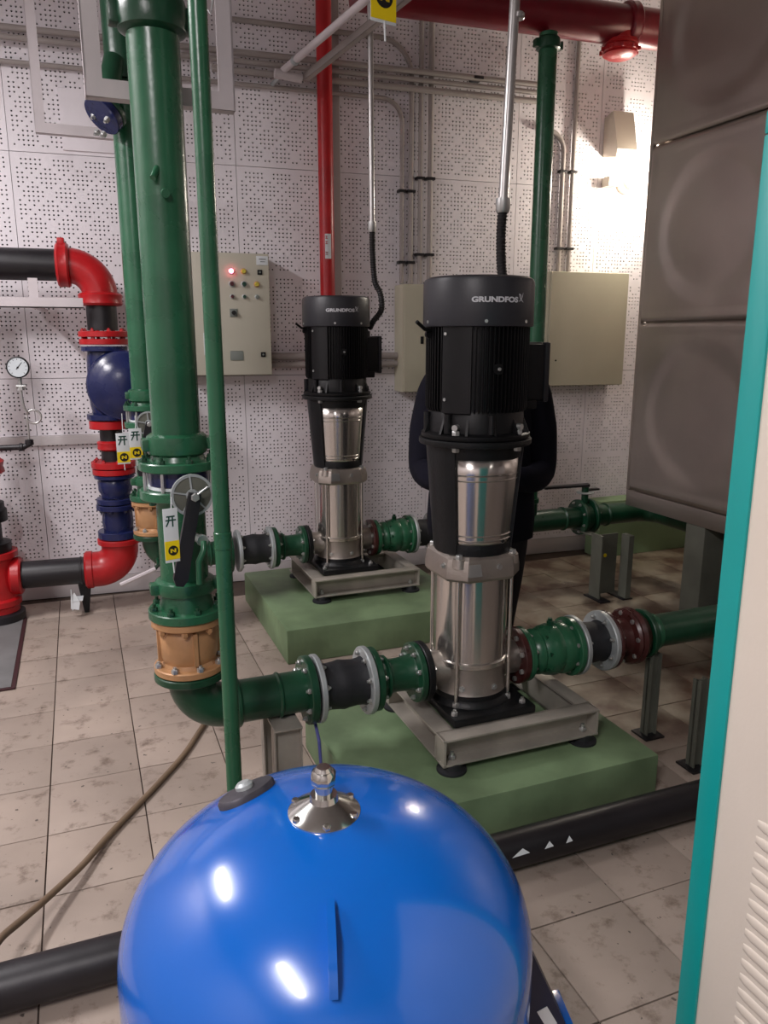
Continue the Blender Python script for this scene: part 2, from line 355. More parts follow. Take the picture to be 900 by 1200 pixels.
wb = MB().box(RX0-0.1, RX1+0.1, WALL+0.014, WALL+0.12, -0.12, RH+0.1).build('wall_back', M['felt'], smooth=False); wb['kind'] = 'structure'
PATT = ["XX.X.XX", "XXX.XXX", "XX.X.XX", "X.XXX.X", ".XXXXX.", ".XXXXX.", "X.XXX.X"]
def panel_mesh():
    W_, Hh = 0.597, 1.197; n = 24; cell = 0.56/n; mx = (W_-0.56)/2; b = MB()
    fields = [(Hh-0.022-0.56), 0.022]
    D0, D1 = 0.0, 0.009
    idx = {}
    vs = []; fs = []
    def V(x, y, z):
        k = (round(x, 5), round(y, 5), round(z, 5))
        if k not in idx: idx[k] = len(vs); vs.append(k)
        return idx[k]
    for fi, zf in enumerate(fields):
        for r in range(n):
            for c in range(n):
                x0 = mx+c*cell; z0 = zf+(n-1-r)*cell; x1 = x0+cell; z1 = z0+cell
                cs = [V(x0,D0,z0), V(x1,D0,z0), V(x1,D0,z1), V(x0,D0,z1)]
                if PATT[(r+4) % 7][(c+0) % 7] == 'X':
                    R = 0.0050; cx, cz = (x0+x1)/2, (z0+z1)/2
                    oc = []; ob = []
                    for k in range(8):
                        a = -3*PI/4-PI/8+k*PI/4
                        oc.append(V(cx+R*math.cos(a), D0, cz+R*math.sin(a))); ob.append(V(cx+R*math.cos(a), D1, cz+R*math.sin(a)))
                    for s in range(4):
                        a, bb = oc[2*s], oc[2*s+1]; fs.append([cs[s], bb, a])
                        fs.append([cs[s], cs[(s+1) % 4], oc[(2*s+2) % 8], bb])
                    for k in range(8): fs.append([oc[k], oc[(k+1) % 8], ob[(k+1) % 8], ob[k]])
                else: fs.append(cs)
    def quad(x0, x1, z0, z1): fs.append([V(x0,D0,z0), V(x1,D0,z0), V(x1,D0,z1), V(x0,D0,z1)])
    f1, f0 = fields
    quad(0, mx, 0, Hh); quad(W_-mx, W_, 0, Hh)
    quad(mx, W_-mx, 0, f0); quad(mx, W_-mx, f0+0.56, f1); quad(mx, W_-mx, f1+0.56, Hh)
    B = 0.013
    for (a, c) in (((0,0),(W_,0)), ((W_,0),(W_,Hh)), ((W_,Hh),(0,Hh)), ((0,Hh),(0,0))):
        fs.append([V(a[0],D0,a[1]), V(c[0],D0,c[1]), V(c[0],B,c[1]), V(a[0],B,a[1])])
    me = bpy.data.meshes.new('wall_panel'); me.from_pydata(vs, [], fs); me.update()
    bm = bmesh.new(); bm.from_mesh(me); bmesh.ops.recalc_face_normals(bm, faces=bm.faces)
    # normals must face the room (-y)
    f = max(bm.faces, key=lambda q: q.calc_area())
    if f.normal.y > 0: bmesh.ops.reverse_faces(bm, faces=bm.faces)
    bm.to_mesh(me); bm.free(); me.materials.append(M['panel']); return me
pm = panel_mesh()
for ci in range(12):
    for ri in range(3):
        o = bpy.data.objects.new('wall_panel', pm); COL.objects.link(o); o.parent = wb
        o.location = (RX0+0.6*ci+0.0015, WALL+random.uniform(-0.0008, 0.0008), 0.1115+1.2*ri)
bb = MB().box(RX0, RX1, WALL-0.004, WALL+0.0135, 0, 0.108, 0.002).build('baseboard_back', M['plain']); bb['kind'] = 'structure'
for nm, a in (('wall_left', (RX0-0.1, RX0, RY0, WALL+0.01, 0, RH)), ('wall_right', (RX1, RX1+0.1, RY0, WALL+0.01, 0, RH)), ('wall_front', (RX0-0.1, RX1+0.1, RY0-0.1, RY0, 0, RH))):
    o = MB().box(*a).build(nm, M['plain'], smooth=False); o['kind'] = 'structure'
o = MB().box(RX0-0.1, RX1+0.1, RY0-0.1, WALL+0.12, RH+0.004, RH+0.1).build('ceiling', M['ceil'], smooth=False); o['kind'] = 'structure'
# plain cover board high on the wall at the left and thin strip low on it
o = MB().box(-0.31, 0.06, WALL-0.012, WALL-0.001, 2.53, 2.84, 0.002).build('cover_board', M['panel']); o['label'] = 'plain unperforated white board high on the wall behind the left pipes'; o['category'] = 'board'
o = MB().box(-2.0, -0.02, WALL-0.03, WALL-0.001, 0.93, 0.985, 0.003).build('trim_1', M['plain']); o['kind'] = 'structure'

# ================================================================== LAMPS
for k, ((px, py, pz), rz, wt, c) in enumerate(TUBES):
    t = thing('fluorescent_lamp', ['white ceiling batten lamp above the left pipes', 'white ceiling batten lamp over the blue tank, left', 'white ceiling batten lamp behind the cream cabinet'][k], 'lamp', (px, py, pz))
    MB().box(px-0.08, px+0.08, py-0.61, py+0.61, pz-0.02, pz+0.03, 0.006).build('housing', 'lampbody', t)
    for s in (-1, 1): MB().cyl((px, py+s*0.5, pz+0.03), (px, py+s*0.5, RH+0.004), 0.006, 8).build('rod', 'conduit', t)

# ================================================================== FLOOR THINGS
def plinth(lab, x0, x1, y0, y1, h):
    t = thing('concrete_plinth', lab, 'plinth', (x0, y0, 0))
    MB().box(x0, x1, y0, y1, 0.0, h, 0.010).build('block', 'plinth', t)
    return t
plinth('green painted concrete plinth under the nearest pump', 0.70, 1.74, 1.86, 2.60, 0.15)
plinth('green painted concrete plinth under the farther pump', 0.83, 1.84, 3.37, 4.38, 0.175)
o = thing('concrete_curb', 'pale green raised curb at the wall foot left of the steel water tank', 'curb', (3.36, 4.38, 0))
MB().box(3.36, 4.3, 4.36, 4.52, 0, 0.41, 0.008).build('block', 'palegreen', o)

# ================================================================== PUMPS
def text_on_cyl(s, R, z, ang, height, wx, mname, parent, name, cx, cy, bold=0.018):
    cu = bpy.data.curves.new('txt', 'FONT'); cu.body = s; cu.size = 1.0; cu.align_x = 'CENTER'; cu.offset = bold; cu.extrude = 0.0
    to = bpy.data.objects.new('txt', cu); COL.objects.link(to)
    bpy.context.view_layer.update()
    me = bpy.data.meshes.new_from_object(to.evaluated_get(bpy.context.evaluated_depsgraph_get()))
    bpy.data.objects.remove(to)
    bm = bmesh.new(); bm.from_mesh(me)
    bmesh.ops.subdivide_edges(bm, edges=[e for e in bm.edges if e.calc_length() > 0.2], cuts=2)
    vs = []; 
    xs = [v.co.x for v in bm.verts]; ys = [v.co.y for v in bm.verts]; w0 = max(xs)-min(xs); h0 = max(ys)-min(ys); mxx = (max(xs)+min(xs))/2; my = (max(ys)+min(ys))/2
    for v in bm.verts:
        a = ang+(v.co.x-mxx)/w0*wx/R
        vs.append(Vector((cx+R*math.cos(a), cy+R*math.sin(a), z+(v.co.y-my)/h0*height)))
    bm.verts.index_update(); fs = [[v.index for v in f.verts] for f in bm.faces]; bm.free()
    b = MB(); b.v = vs; b.f = fs
    me2 = bpy.data.meshes.new(name); o0 = ORIG[parent.name]
    me2.from_pydata([tuple(v-o0) for v in vs], [], fs); me2.materials.append(M[mname])
    o = bpy.data.objects.new(name, me2); COL.objects.link(o); o.parent = parent
    return o

def make_pump(cx, cy, z0, label):
    t = thing('vertical_multistage_pump', label, 'pump', (cx, cy, z0), 'tall vertical pumps on steel frames')
    def P(z): return z0+z-0.275
    c0 = Vector((cx, cy, 0))
    def at(ang, r, z): a = math.radians(ang); return Vector((cx+r*math.cos(a), cy+r*math.sin(a), P(z)))
    def L(b, prof, **k): return b.lathe([(r, P(z)) for r, z in prof], (cx, cy, 0), Z_, k.pop('seg', 64), **k)
    # base plate
    b = MB().box(cx-0.148, cx+0.165, cy-0.185, cy+0.17, P(0.275), P(0.305), 0.008)
    L(b, [(0.150, 0.300), (0.145, 0.315), (0.133, 0.325), (0.131, 0.342)])
    b.build('base_plate', 'blackiron', t)
    b = MB()
    for sx in (-1, 1):
        for sy in (-1, 1): b.bolt((cx+sx*0.13, cy+sy*0.15, P(0.305)), Z_, 0.012, 0.012, 0.008)
    b.build('anchor_bolt', 'bolt', t, kind='stuff')
    # lower stainless chamber with nozzles
    b = MB(); L(b, [(0.128, 0.335), (0.131, 0.342), (0.128, 0.350), (0.124, 0.40), (0.124, 0.44)])
    for s in (-1, 1): b.lathe([(0.075, 0.06), (0.068, 0.105), (0.060, 0.13), (0.062, 0.175)], (cx, cy, P(0.412)), (s,0,0), 32)
    b.build('lower_chamber', 'castss', t)
    for s in (-1, 1):
        f = MB().disc((cx+s*0.186, cy, P(0.412)), X_, 0.103, 0.024, 40).build('port_flange', 'blackiron' if s < 0 else 'brown', t)
        MB().boltring((cx+s*0.174, cy, P(0.412)), (-s,0,0), 0.083, 8, 0.010, 0.010, 0.39).build('bolt', 'bolt', f, kind='stuff')
    # drain plugs
    for a in (-128, -75): 
        p = at(a, 0.122, 0.368); MB().lathe([(0.012, 0), (0.012, 0.008), (0.007, 0.008), (0.007, 0.014)], p, (p-Vector((cx, cy, p.z))), 6).build('drain_plug', 'bolt', t)
    L(MB(), [(0.124, 0.438), (0.132, 0.440), (0.133, 0.456), (0.127, 0.460)]).build('seam_ring', 'stainless', t)
    L(MB(), [(0.1255, 0.458), (0.1255, 0.77)], seg=96).build('outer_sleeve', 'stainless', t)
    for k, a in enumerate((-135, -45, 45, 135)):
        r = MB().cyl(at(a, 0.141, 0.31), at(a, 0.141, 0.83), 0.0065, 12).build('stay_bolt', 'stainless', t)
        MB().bolt(at(a, 0.141, 0.306), Z_, 0.013, 0.016).build('nut', 'bolt', r); MB().bolt(at(a, 0.141, 0.829), Z_, 0.013, 0.014).build('nut', 'bolt', r)
    # pump head: square casting with cut corners
    def octo(h, c): return [(h-c, -h), (h, -h+c), (h, h-c), (h-c, h), (-h+c, h), (-h, h-c), (-h, -h+c), (-h+c, -h)]
    b = MB()
    rings = [(0.131, 0.052, 0.752), (0.137, 0.052, 0.762), (0.137, 0.052, 0.790), (0.130, 0.050, 0.826), (0.120, 0.048, 0.836)]
    vs = []; fs = []
    for (h, c, z) in rings: vs += [(cx+x, cy+y, P(z)) for x, y in octo(h, c)]
    for j in range(len(rings)-1):
        for i in range(8): k = (i+1) % 8; fs.append([j*8+i, j*8+k, j*8+8+k, j*8+8+i])
    fs.append(list(range(8))[::-1]); fs.append([len(vs)-8+i for i in range(8)])
    b.add(vs, fs); L(b, [(0.126, 0.83), (0.124, 0.85)])
    for k, a in enumerate((-135, -45, 45, 135)): b.lathe([(0.026, 0.0), (0.022, 0.03)], at(a, 0.138, 0.80), Z_, 20)
    b.build('pump_head', 'castss', t, ang=30)
    d = at(-112, 0.138, 0.79); MB().prism([(-0.024, -0.020), (0.024, -0.020), (0.020, 0.020), (-0.020, 0.020)], at(-113, 0.1505, 0.795)+Vector((0, 0.004, 0)), Vector((1, 0, 0)), Vector((0, 0.18, 0.98)), Vector((0, -1, 0)), 0.004).build('emblem_plate', 'bolt', t)
    MB().lathe([(0.011, 0), (0.011, 0.008), (0.006, 0.008), (0.006, 0.016)], at(180, 0.13, 0.80)+Vector((0,-0.06,0)), (-1,0,0), 6).build('plug', 'bolt', t)
    MB().lathe([(0.010, 0), (0.010, 0.008)], at(-90, 0.134, 0.80)+Vector((0.03,0,0)), (0,-1,0), 6).build('plug', 'bolt', t)
    # motor stool (black), guards (stainless)
    def rr(z): return 0.122+(z-0.84)/(1.20-0.84)*(0.152-0.122)
    b = MB(); L(b, [(0.129, 0.836), (0.131, 0.845), (0.127, 0.872), (0.118, 0.874), (0.116, 0.84)])
    L(b, [(0.135, 1.150), (0.152, 1.156), (0.160, 1.192), (0.183, 1.197), (0.185, 1.200), (0.185, 1.213), (0.182, 1.216), (0.14, 1.217)])
    for mid in (0, 180):
        for (a0, a1) in ((mid-39, mid+39),):
            n = 16; vs = []; fs = []
            for z in (0.845, 0.87, 1.0, 1.10, 1.165, 1.195):
                for i in range(n+1):
                    a = a0+(a1-a0)*i/n; vs.append(at(a, rr(z)+0.010, z))
            for z in (0.845, 0.87, 1.0, 1.10, 1.165, 1.195):
                for i in range(n+1):
                    a = a0+(a1-a0)*i/n; vs.append(at(a, rr(z)-0.004, z))
            N = 6*(n+1)
            for j in range(5):
                for i in range(n):
                    q = [j*(n+1)+i, j*(n+1)+i+1, (j+1)*(n+1)+i+1, (j+1)*(n+1)+i]; fs.append(q); fs.append([N+w_ for w_ in q])
                for i in (0, n): q = [j*(n+1)+i, (j+1)*(n+1)+i]; fs.append([q[0], q[1], q[1]+N, q[0]+N])
            b.add(vs, fs)
    b.build('motor_stool', 'blackiron', t)
    for mid in (-90, 90):
        n = 24; zs = [0.872, 0.884, 0.887, 0.890, 0.900, 0.903, 0.906, 1.085, 1.088, 1.091, 1.102, 1.105, 1.108, 1.158]
        off = [0, 0, .0035, 0, 0, .0035, 0, 0, .0035, 0, 0, .0035, 0, 0]
        vs = []; fs = []
        for z, o_ in zip(zs, off):
            for i in range(n+1):
                a = mid-52+104*i/n; vs.append(at(a, rr(z)+0.002+o_, z))
        for j in range(len(zs)-1):
            for i in range(n): fs.append([j*(n+1)+i, j*(n+1)+i+1, (j+1)*(n+1)+i+1, (j+1)*(n+1)+i])
        g = MB().add(vs, fs).build('coupling_guard', 'stainless', t)
        sm = g.modifiers.new('solidify', 'SOLIDIFY'); sm.thickness = 0.002
        a = math.radians(mid+22); p = at(mid+22, rr(0.885)+0.003, 0.882); MB().lathe([(0.006, 0), (0.005, 0.004)], p, p-Vector((cx, cy, p.z)), 10).build('screw', 'black', g)
    # motor flange with bolts
    b = MB(); L(b, [(0.14, 1.217), (0.176, 1.218), (0.178, 1.221), (0.178, 1.232), (0.172, 1.236), (0.158, 1.240), (0.156, 1.30), (0.150, 1.31)])
    for k in range(12):
        a = -135+k*30+8; p = at(a, 0.156, 1.236); n_ = Vector((math.cos(math.radians(a)), math.sin(math.radians(a)), 0)); tt = Vector((-n_.y, n_.x, 0))
        b.prism([(0, 0), (0.020, 0), (0, 0.05)], p-tt*0.004, n_, Vector((0,0,1)), tt, 0.008)
    for a in (-100, -150, 170): b.cyl(at(a, 0.163, 1.24), at(a, 0.163, 1.30), 0.012, 12)
    b.build('motor_flange', 'motor', t)
    b = MB()
    for a in (-139, -64, 26, 131):
        b.bolt(at(a, 0.168, 1.236), Z_, 0.013, 0.014, 0.006); b.bolt(at(a, 0.166, 1.197), (0,0,-1), 0.013, 0.014)
        b.lathe([(0.010, 0), (0.010, 0.03)], at(a, 0.150, 1.26), Vector((math.cos(math.radians(a)), math.sin(math.radians(a)), 0)), 8)
    b.build('flange_bolt', 'bolt', t, kind='stuff')
    # motor body with fins and smooth pads
    b = MB(); L(b, [(0.149, 1.30), (0.150, 1.31), (0.150, 1.57), (0.14, 1.58)], seg=64)
    body = b.build('motor_body', 'motor', t)
    b = MB()
    for k in range(72):
        a = k*5.0
        if abs((a-(-141)+180) % 360-180) < 18 or abs((a-39+180) % 360-180) < 18 or abs((a+180) % 360-180) < 24: continue
        n_ = Vector((math.cos(math.radians(a)), math.sin(math.radians(a)), 0)); tt = Vector((-n_.y, n_.x, 0)); p = at(a, 0.148, 1.305)
        b.prism([(0, 0), (0.012, 0), (0.018, 0.012), (0.018, 0.27), (0, 0.27)], p-tt*0.0016, n_, Vector((0,0,1)), tt, 0.0032)
    b.build('cooling_fin', 'motor', t, kind='stuff')
    for mid in (-141, 39):
        n = 8; vs = []; fs = []
        for (r, z) in ((0.148, 1.30), (0.166, 1.304), (0.166, 1.578), (0.148, 1.58)):
            for i in range(n+1): vs.append(at(mid-17+34*i/n, r, z))
        for j in range(3):
            for i in range(n): fs.append([j*(n+1)+i, j*(n+1)+i+1, (j+1)*(n+1)+i+1, (j+1)*(n+1)+i])
        for i in (0, n): fs.append([i, (n+1)+i, 2*(n+1)+i, 3*(n+1)+i])
        g = MB().add(vs, fs).build('smooth_pad', 'motor', t)
        b = MB()
        for dz in (1.345, 1.545):
            p = at(mid-13, 0.165, dz); b.bolt(p, p-Vector((cx, cy, p.z)), 0.006, 0.004)
        b.build('screw', 'bolt', g, kind='stuff')
    p = at(-95, 0.16, 1.44); q = p-Vector((cx, cy, p.z))
    MB().lathe([(0.017, 0), (0.017, 0.008), (0.006, 0.008), (0.006, 0.014), (0.002, 0.014)], p, q, 16).build('body_screw', 'motor', t)
    MB().bolt(at(-95, 0.172, 1.44), q, 0.006, 0.005).build('screw_head', 'bolt', t)
    # fan cover
    b = MB(); L(b, [(0.160, 1.566), (0.1745, 1.568), (0.176, 1.572), (0.1755, 1.700), (0.171, 1.711), (0.160, 1.717), (0.10, 1.719), (0.001, 1.720)], seg=96)
    fc = b.build('fan_cover', 'cover', t, ang=30)
    b = MB()
    for a in (-110, -62, 20, 110, 180): p = at(a, 0.174, 1.582); b.lathe([(0.006, 0), (0.005, 0.004)], p, p-Vector((cx, cy, p.z)), 10)
    b.build('screw', 'bolt', fc, kind='stuff')
    text_on_cyl('GRUNDFOS', 0.1768, P(1.645), math.radians(-100.5), 0.0165, 0.150, 'print', t, 'maker_lettering', cx, cy, 0.045)
    # the two crossed swooshes after the lettering
    def sw(p0, c1, p1, w0=0.0035):
        n = 8; pts = [Vector(p0)*(1-u)**2+Vector(c1)*2*u*(1-u)+Vector(p1)*u*u for u in [i/n for i in range(n+1)]]; vs = []; fs = []
        for i, p in enumerate(pts):
            d = (pts[min(i+1, n)]-pts[max(i-1, 0)]).normalized(); nn = Vector((-d.y, d.x)); ww = w0*(0.25+0.75*math.sin(PI*i/n))
            for s in (-1, 1):
                q = p+nn*ww*s*0.5; a = math.radians(-71.8)+q.x/0.1768; vs.append(Vector((cx+0.1768*math.cos(a), cy+0.1768*math.sin(a), P(1.650)+q.y)))
        for i in range(n): fs.append([2*i, 2*i+1, 2*i+3, 2*i+2])
        return vs, fs
    b = MB(); b.add(*sw((-0.010, -0.010), (0.004, -0.004), (0.008, 0.016))); b.add(*sw((-0.010, 0.012), (-0.006, -0.002), (0.010, -0.012))); b.add(*sw((-0.010, 0.012), (-0.002, 0.010), (0.0, 0.003)))
    b.build('maker_emblem', 'print', t, smooth=False)
    # lifting eye at the left
    b = MB(); b.tube([at(180, 0.160, 1.555), at(182, 0.190, 1.560), at(184, 0.222, 1.582)], 0.006, 10); b.lathe([(0.014, -0.006), (0.014, 0.006)], at(178, 0.168, 1.545), Y_, 16)
    b.build('lifting_lug', 'motor', t)
    # terminal box on the right
    b = MB().box(cx+0.135, cx+0.205, cy-0.080, cy+0.080, P(1.335), P(1.515), 0.008).box(cx+0.135, cx+0.19, cy-0.07, cy+0.07, P(1.305), P(1.34), 0.006)
    tbx = b.build('terminal_box', 'motor', t)
    MB().box(cx+0.205, cx+0.224, cy-0.084, cy+0.084, P(1.328), P(1.520), 0.006).build('lid', 'plastic', tbx)
    MB().cyl((cx+0.17, cy, P(1.515)), (cx+0.17, cy, P(1.545)), 0.018, 16).build('cable_gland', 'plastic', t)
    return t
FRZ = 0.275
pump1 = make_pump(1.21, 2.25, FRZ, 'tall black and stainless vertical pump in front, nearest the blue tank')
DV = Vector((0.07, 1.68, 0.025))
pump2 = dup(pump1, DV, 'tall black and stainless vertical pump at the back, beside the wall control panel')

def make_frame(cx, cy, z0, label):
    t = thing('steel_base_frame', label, 'frame', (cx, cy, z0), 'welded channel frames under the pumps')
    x0, x1, y0, y1 = cx-0.215, cx+0.385, cy-0.245, cy+0.29; zb, zt = z0+0.03, z0+0.125; T = 0.008; F = 0.065
    def chan(axis, at_, a, b_, out):
        m = MB()
        if axis == 'x':
            m.box(a, b_, at_+out*F, at_, zt-T, zt, 0.002); m.box(a, b_, at_+out*F, at_, zb, zb+T, 0.002); m.box(a, b_, at_-out*0.0, at_+out*T, zb, zt)
            # web set back: outward-facing channel
        else:
            m.box(at_+out*F, at_, a, b_, zt-T, zt, 0.002); m.box(at_+out*F, at_, a, b_, zb, zb+T, 0.002); m.box(at_, at_+out*T, a, b_, zb, zt)
        return m
    chan('x', y0+F, x0, x1, -1).build('channel_beam', 'steel', t)
    chan('x', y1-F, x0, x1, 1).build('channel_beam', 'steel', t)
    for (a, s) in ((x0+F, -1), (x1-F, 1)): chan('y', a, y0+F, y1-F, s).build('channel_beam', 'steel', t)
    # cover strips making the inner shelf for the pump
    for yy in (cy+0.12,): MB().box(x0+F, x1-F, yy, yy+0.045, zt-0.02, zt, 0.002).build('cross_bar', 'steel', t)
    for s in (x0+0.003, x1-0.010): MB().box(s, s+0.007, y0, y0+F, zb, zt).build('end_plate', 'steel', t)
    for sx in (x0+0.045, x1-0.045):
        for sy in (y0+0.03, y1-0.03):
            r = MB().lathe([(0.050, 0.0), (0.050, 0.008), (0.036, 0.014), (0.034, 0.030), (0.028, 0.035)], (sx, sy, z0), Z_, 24).build('rubber_mount', 'rubber', t)
            MB().lathe([(0.007, 0.03), (0.007, 0.065)], (sx, sy, z0), Z_, 10).bolt((sx, sy, z0+0.042), Z_, 0.013, 0.011).build('bolt', 'bolt', r)
    return t
fr1 = make_frame(1.21, 2.25, 0.15, 'grey welded steel channel frame on the nearest green plinth')
fr2 = dup(fr1, DV, 'grey welded steel channel frame on the farther green plinth')

# ---------------------------------------------------------------- pipe pieces along X at (y, z)
def flange_x(x, y, z, m, t, R=0.108, th=0.022, bolts=8, face=0, name='flange', br=0.009):
    f = MB().disc((x, y, z), X_, R, th).build(name, m, t)
    if bolts:
        b = MB()
        for s in ((-1, 1) if face == 0 else (face,)):
            b.boltring((x+s*th/2, y, z), (s,0,0), R*0.81, bolts, br, 0.009, 0.39, 0.006)
        b.build('bolt', 'bolt', f, kind='stuff')
    return f
def rubber_joint(x0, y, z, label, L_=0.191):
    q = L_/0.191
    t = thing('rubber_joint', label, 'pipe joint', (x0, y, z), 'black rubber expansion joints between flanges')
    flange_x(x0+0.010, y, z, 'galv', t, 0.112, 0.018, 8, 1)
    MB().lathe([(0.082, 0.018), (0.078, 0.03), (0.076, 0.05), (0.079, 0.08), (0.082, 0.095), (0.079, 0.11), (0.076, 0.14), (0.078, 0.16), (0.082, 0.172)] if q == 1 else [(0.080, 0.018), (0.074, 0.03), (0.078, L_/2), (0.074, L_-0.03), (0.080, L_-0.018)], (x0, y, z), X_, 40).build('rubber_body', 'rubber', t)
    flange_x(x0+L_-0.010, y, z, 'galv', t, 0.114, 0.020, 8, -1)
    return t
def reducer(x0, y, z, label, L_=0.15, big_left=True, m='green_dk'):
    t = thing('flanged_reducer', label, 'pipe reducer', (x0, y, z), 'short green flanged reducers at the pumps')
    flange_x(x0+0.012, y, z, m, t, 0.108 if big_left else 0.103, 0.022, 8, 1)
    pr = [(0.073, 0.02), (0.070, 0.04), (0.060, 0.065), (0.057, 0.09), (0.059, L_-0.03), (0.066, L_-0.02)]
    if not big_left: pr = [(r, L_-h) for r, h in pr][::-1]
    MB().lathe(pr, (x0, y, z), X_, 36).build('body', m, t)
    xx = x0+0.055 if big_left else x0+L_-0.055
    MB().disc((xx, y, z), X_, 0.074, 0.012, 36).build('weld_ring', m, t)
    flange_x(x0+L_-0.012, y, z, m, t, 0.103 if big_left else 0.108, 0.022, 8, -1)
    return t
PX, PY, PZ = 1.21, 2.25, 0.412
rj = rubber_joint(PX-0.572, PY, PZ, 'black rubber joint between grey flanges left of the nearest pump')
dup(rj, DV, 'black rubber joint between grey flanges left of the farther pump')
rd = reducer(PX-0.378, PY, PZ, 'short green flanged reducer bolted to the left port of the nearest pump', 0.178)
dup(rd, DV, 'short green flanged reducer bolted to the left port of the farther pump')
def fat_valve(x0, y, z, label):
    t = thing('globe_valve', label, 'valve', (x0, y, z), 'stout glossy green valves at the right ports')
    flange_x(x0+0.012, y, z, 'green', t, 0.100, 0.022, 8, 1)
    MB().lathe([(0.072, 0.02), (0.070, 0.04), (0.082, 0.055), (0.084, 0.070), (0.078, 0.078), (0.090, 0.10), (0.096, 0.13), (0.090, 0.150), (0.094, 0.160), (0.098, 0.178), (0.090, 0.205)], (x0, y, z), X_, 40).build('body', 'green', t)
    b = MB()
    for k in range(8):
        a = PI/4*k+0.2; b.bolt((x0+0.085, y+0.078*math.sin(a), z+0.078*math.cos(a)), X_, 0.010, 0.014)
    b.build('bolt', 'green_dk', t, kind='stuff')
    MB().lathe([(0.014, 0.08), (0.014, 0.112), (0.009, 0.112), (0.009, 0.122)], (x0+0.13, y, z), Z_, 6).build('vent_plug', 'green_dk', t)
    flange_x(x0+0.215, y, z, 'green', t, 0.110, 0.022, 8, -1)
    return t
rd2 = fat_valve(PX+0.200, PY, PZ, 'stout glossy green valve on the right port of the nearest pump')
dup(rd2, DV, 'stout green valve on the right port of the farther pump')
rj2 = rubber_joint(PX+0.428, PY, PZ, 'black rubber joint with blue-white flanges right of the nearest pump', L_=0.145)
dup(rj2, DV, 'black rubber joint right of the farther pump, behind the nearest pump')

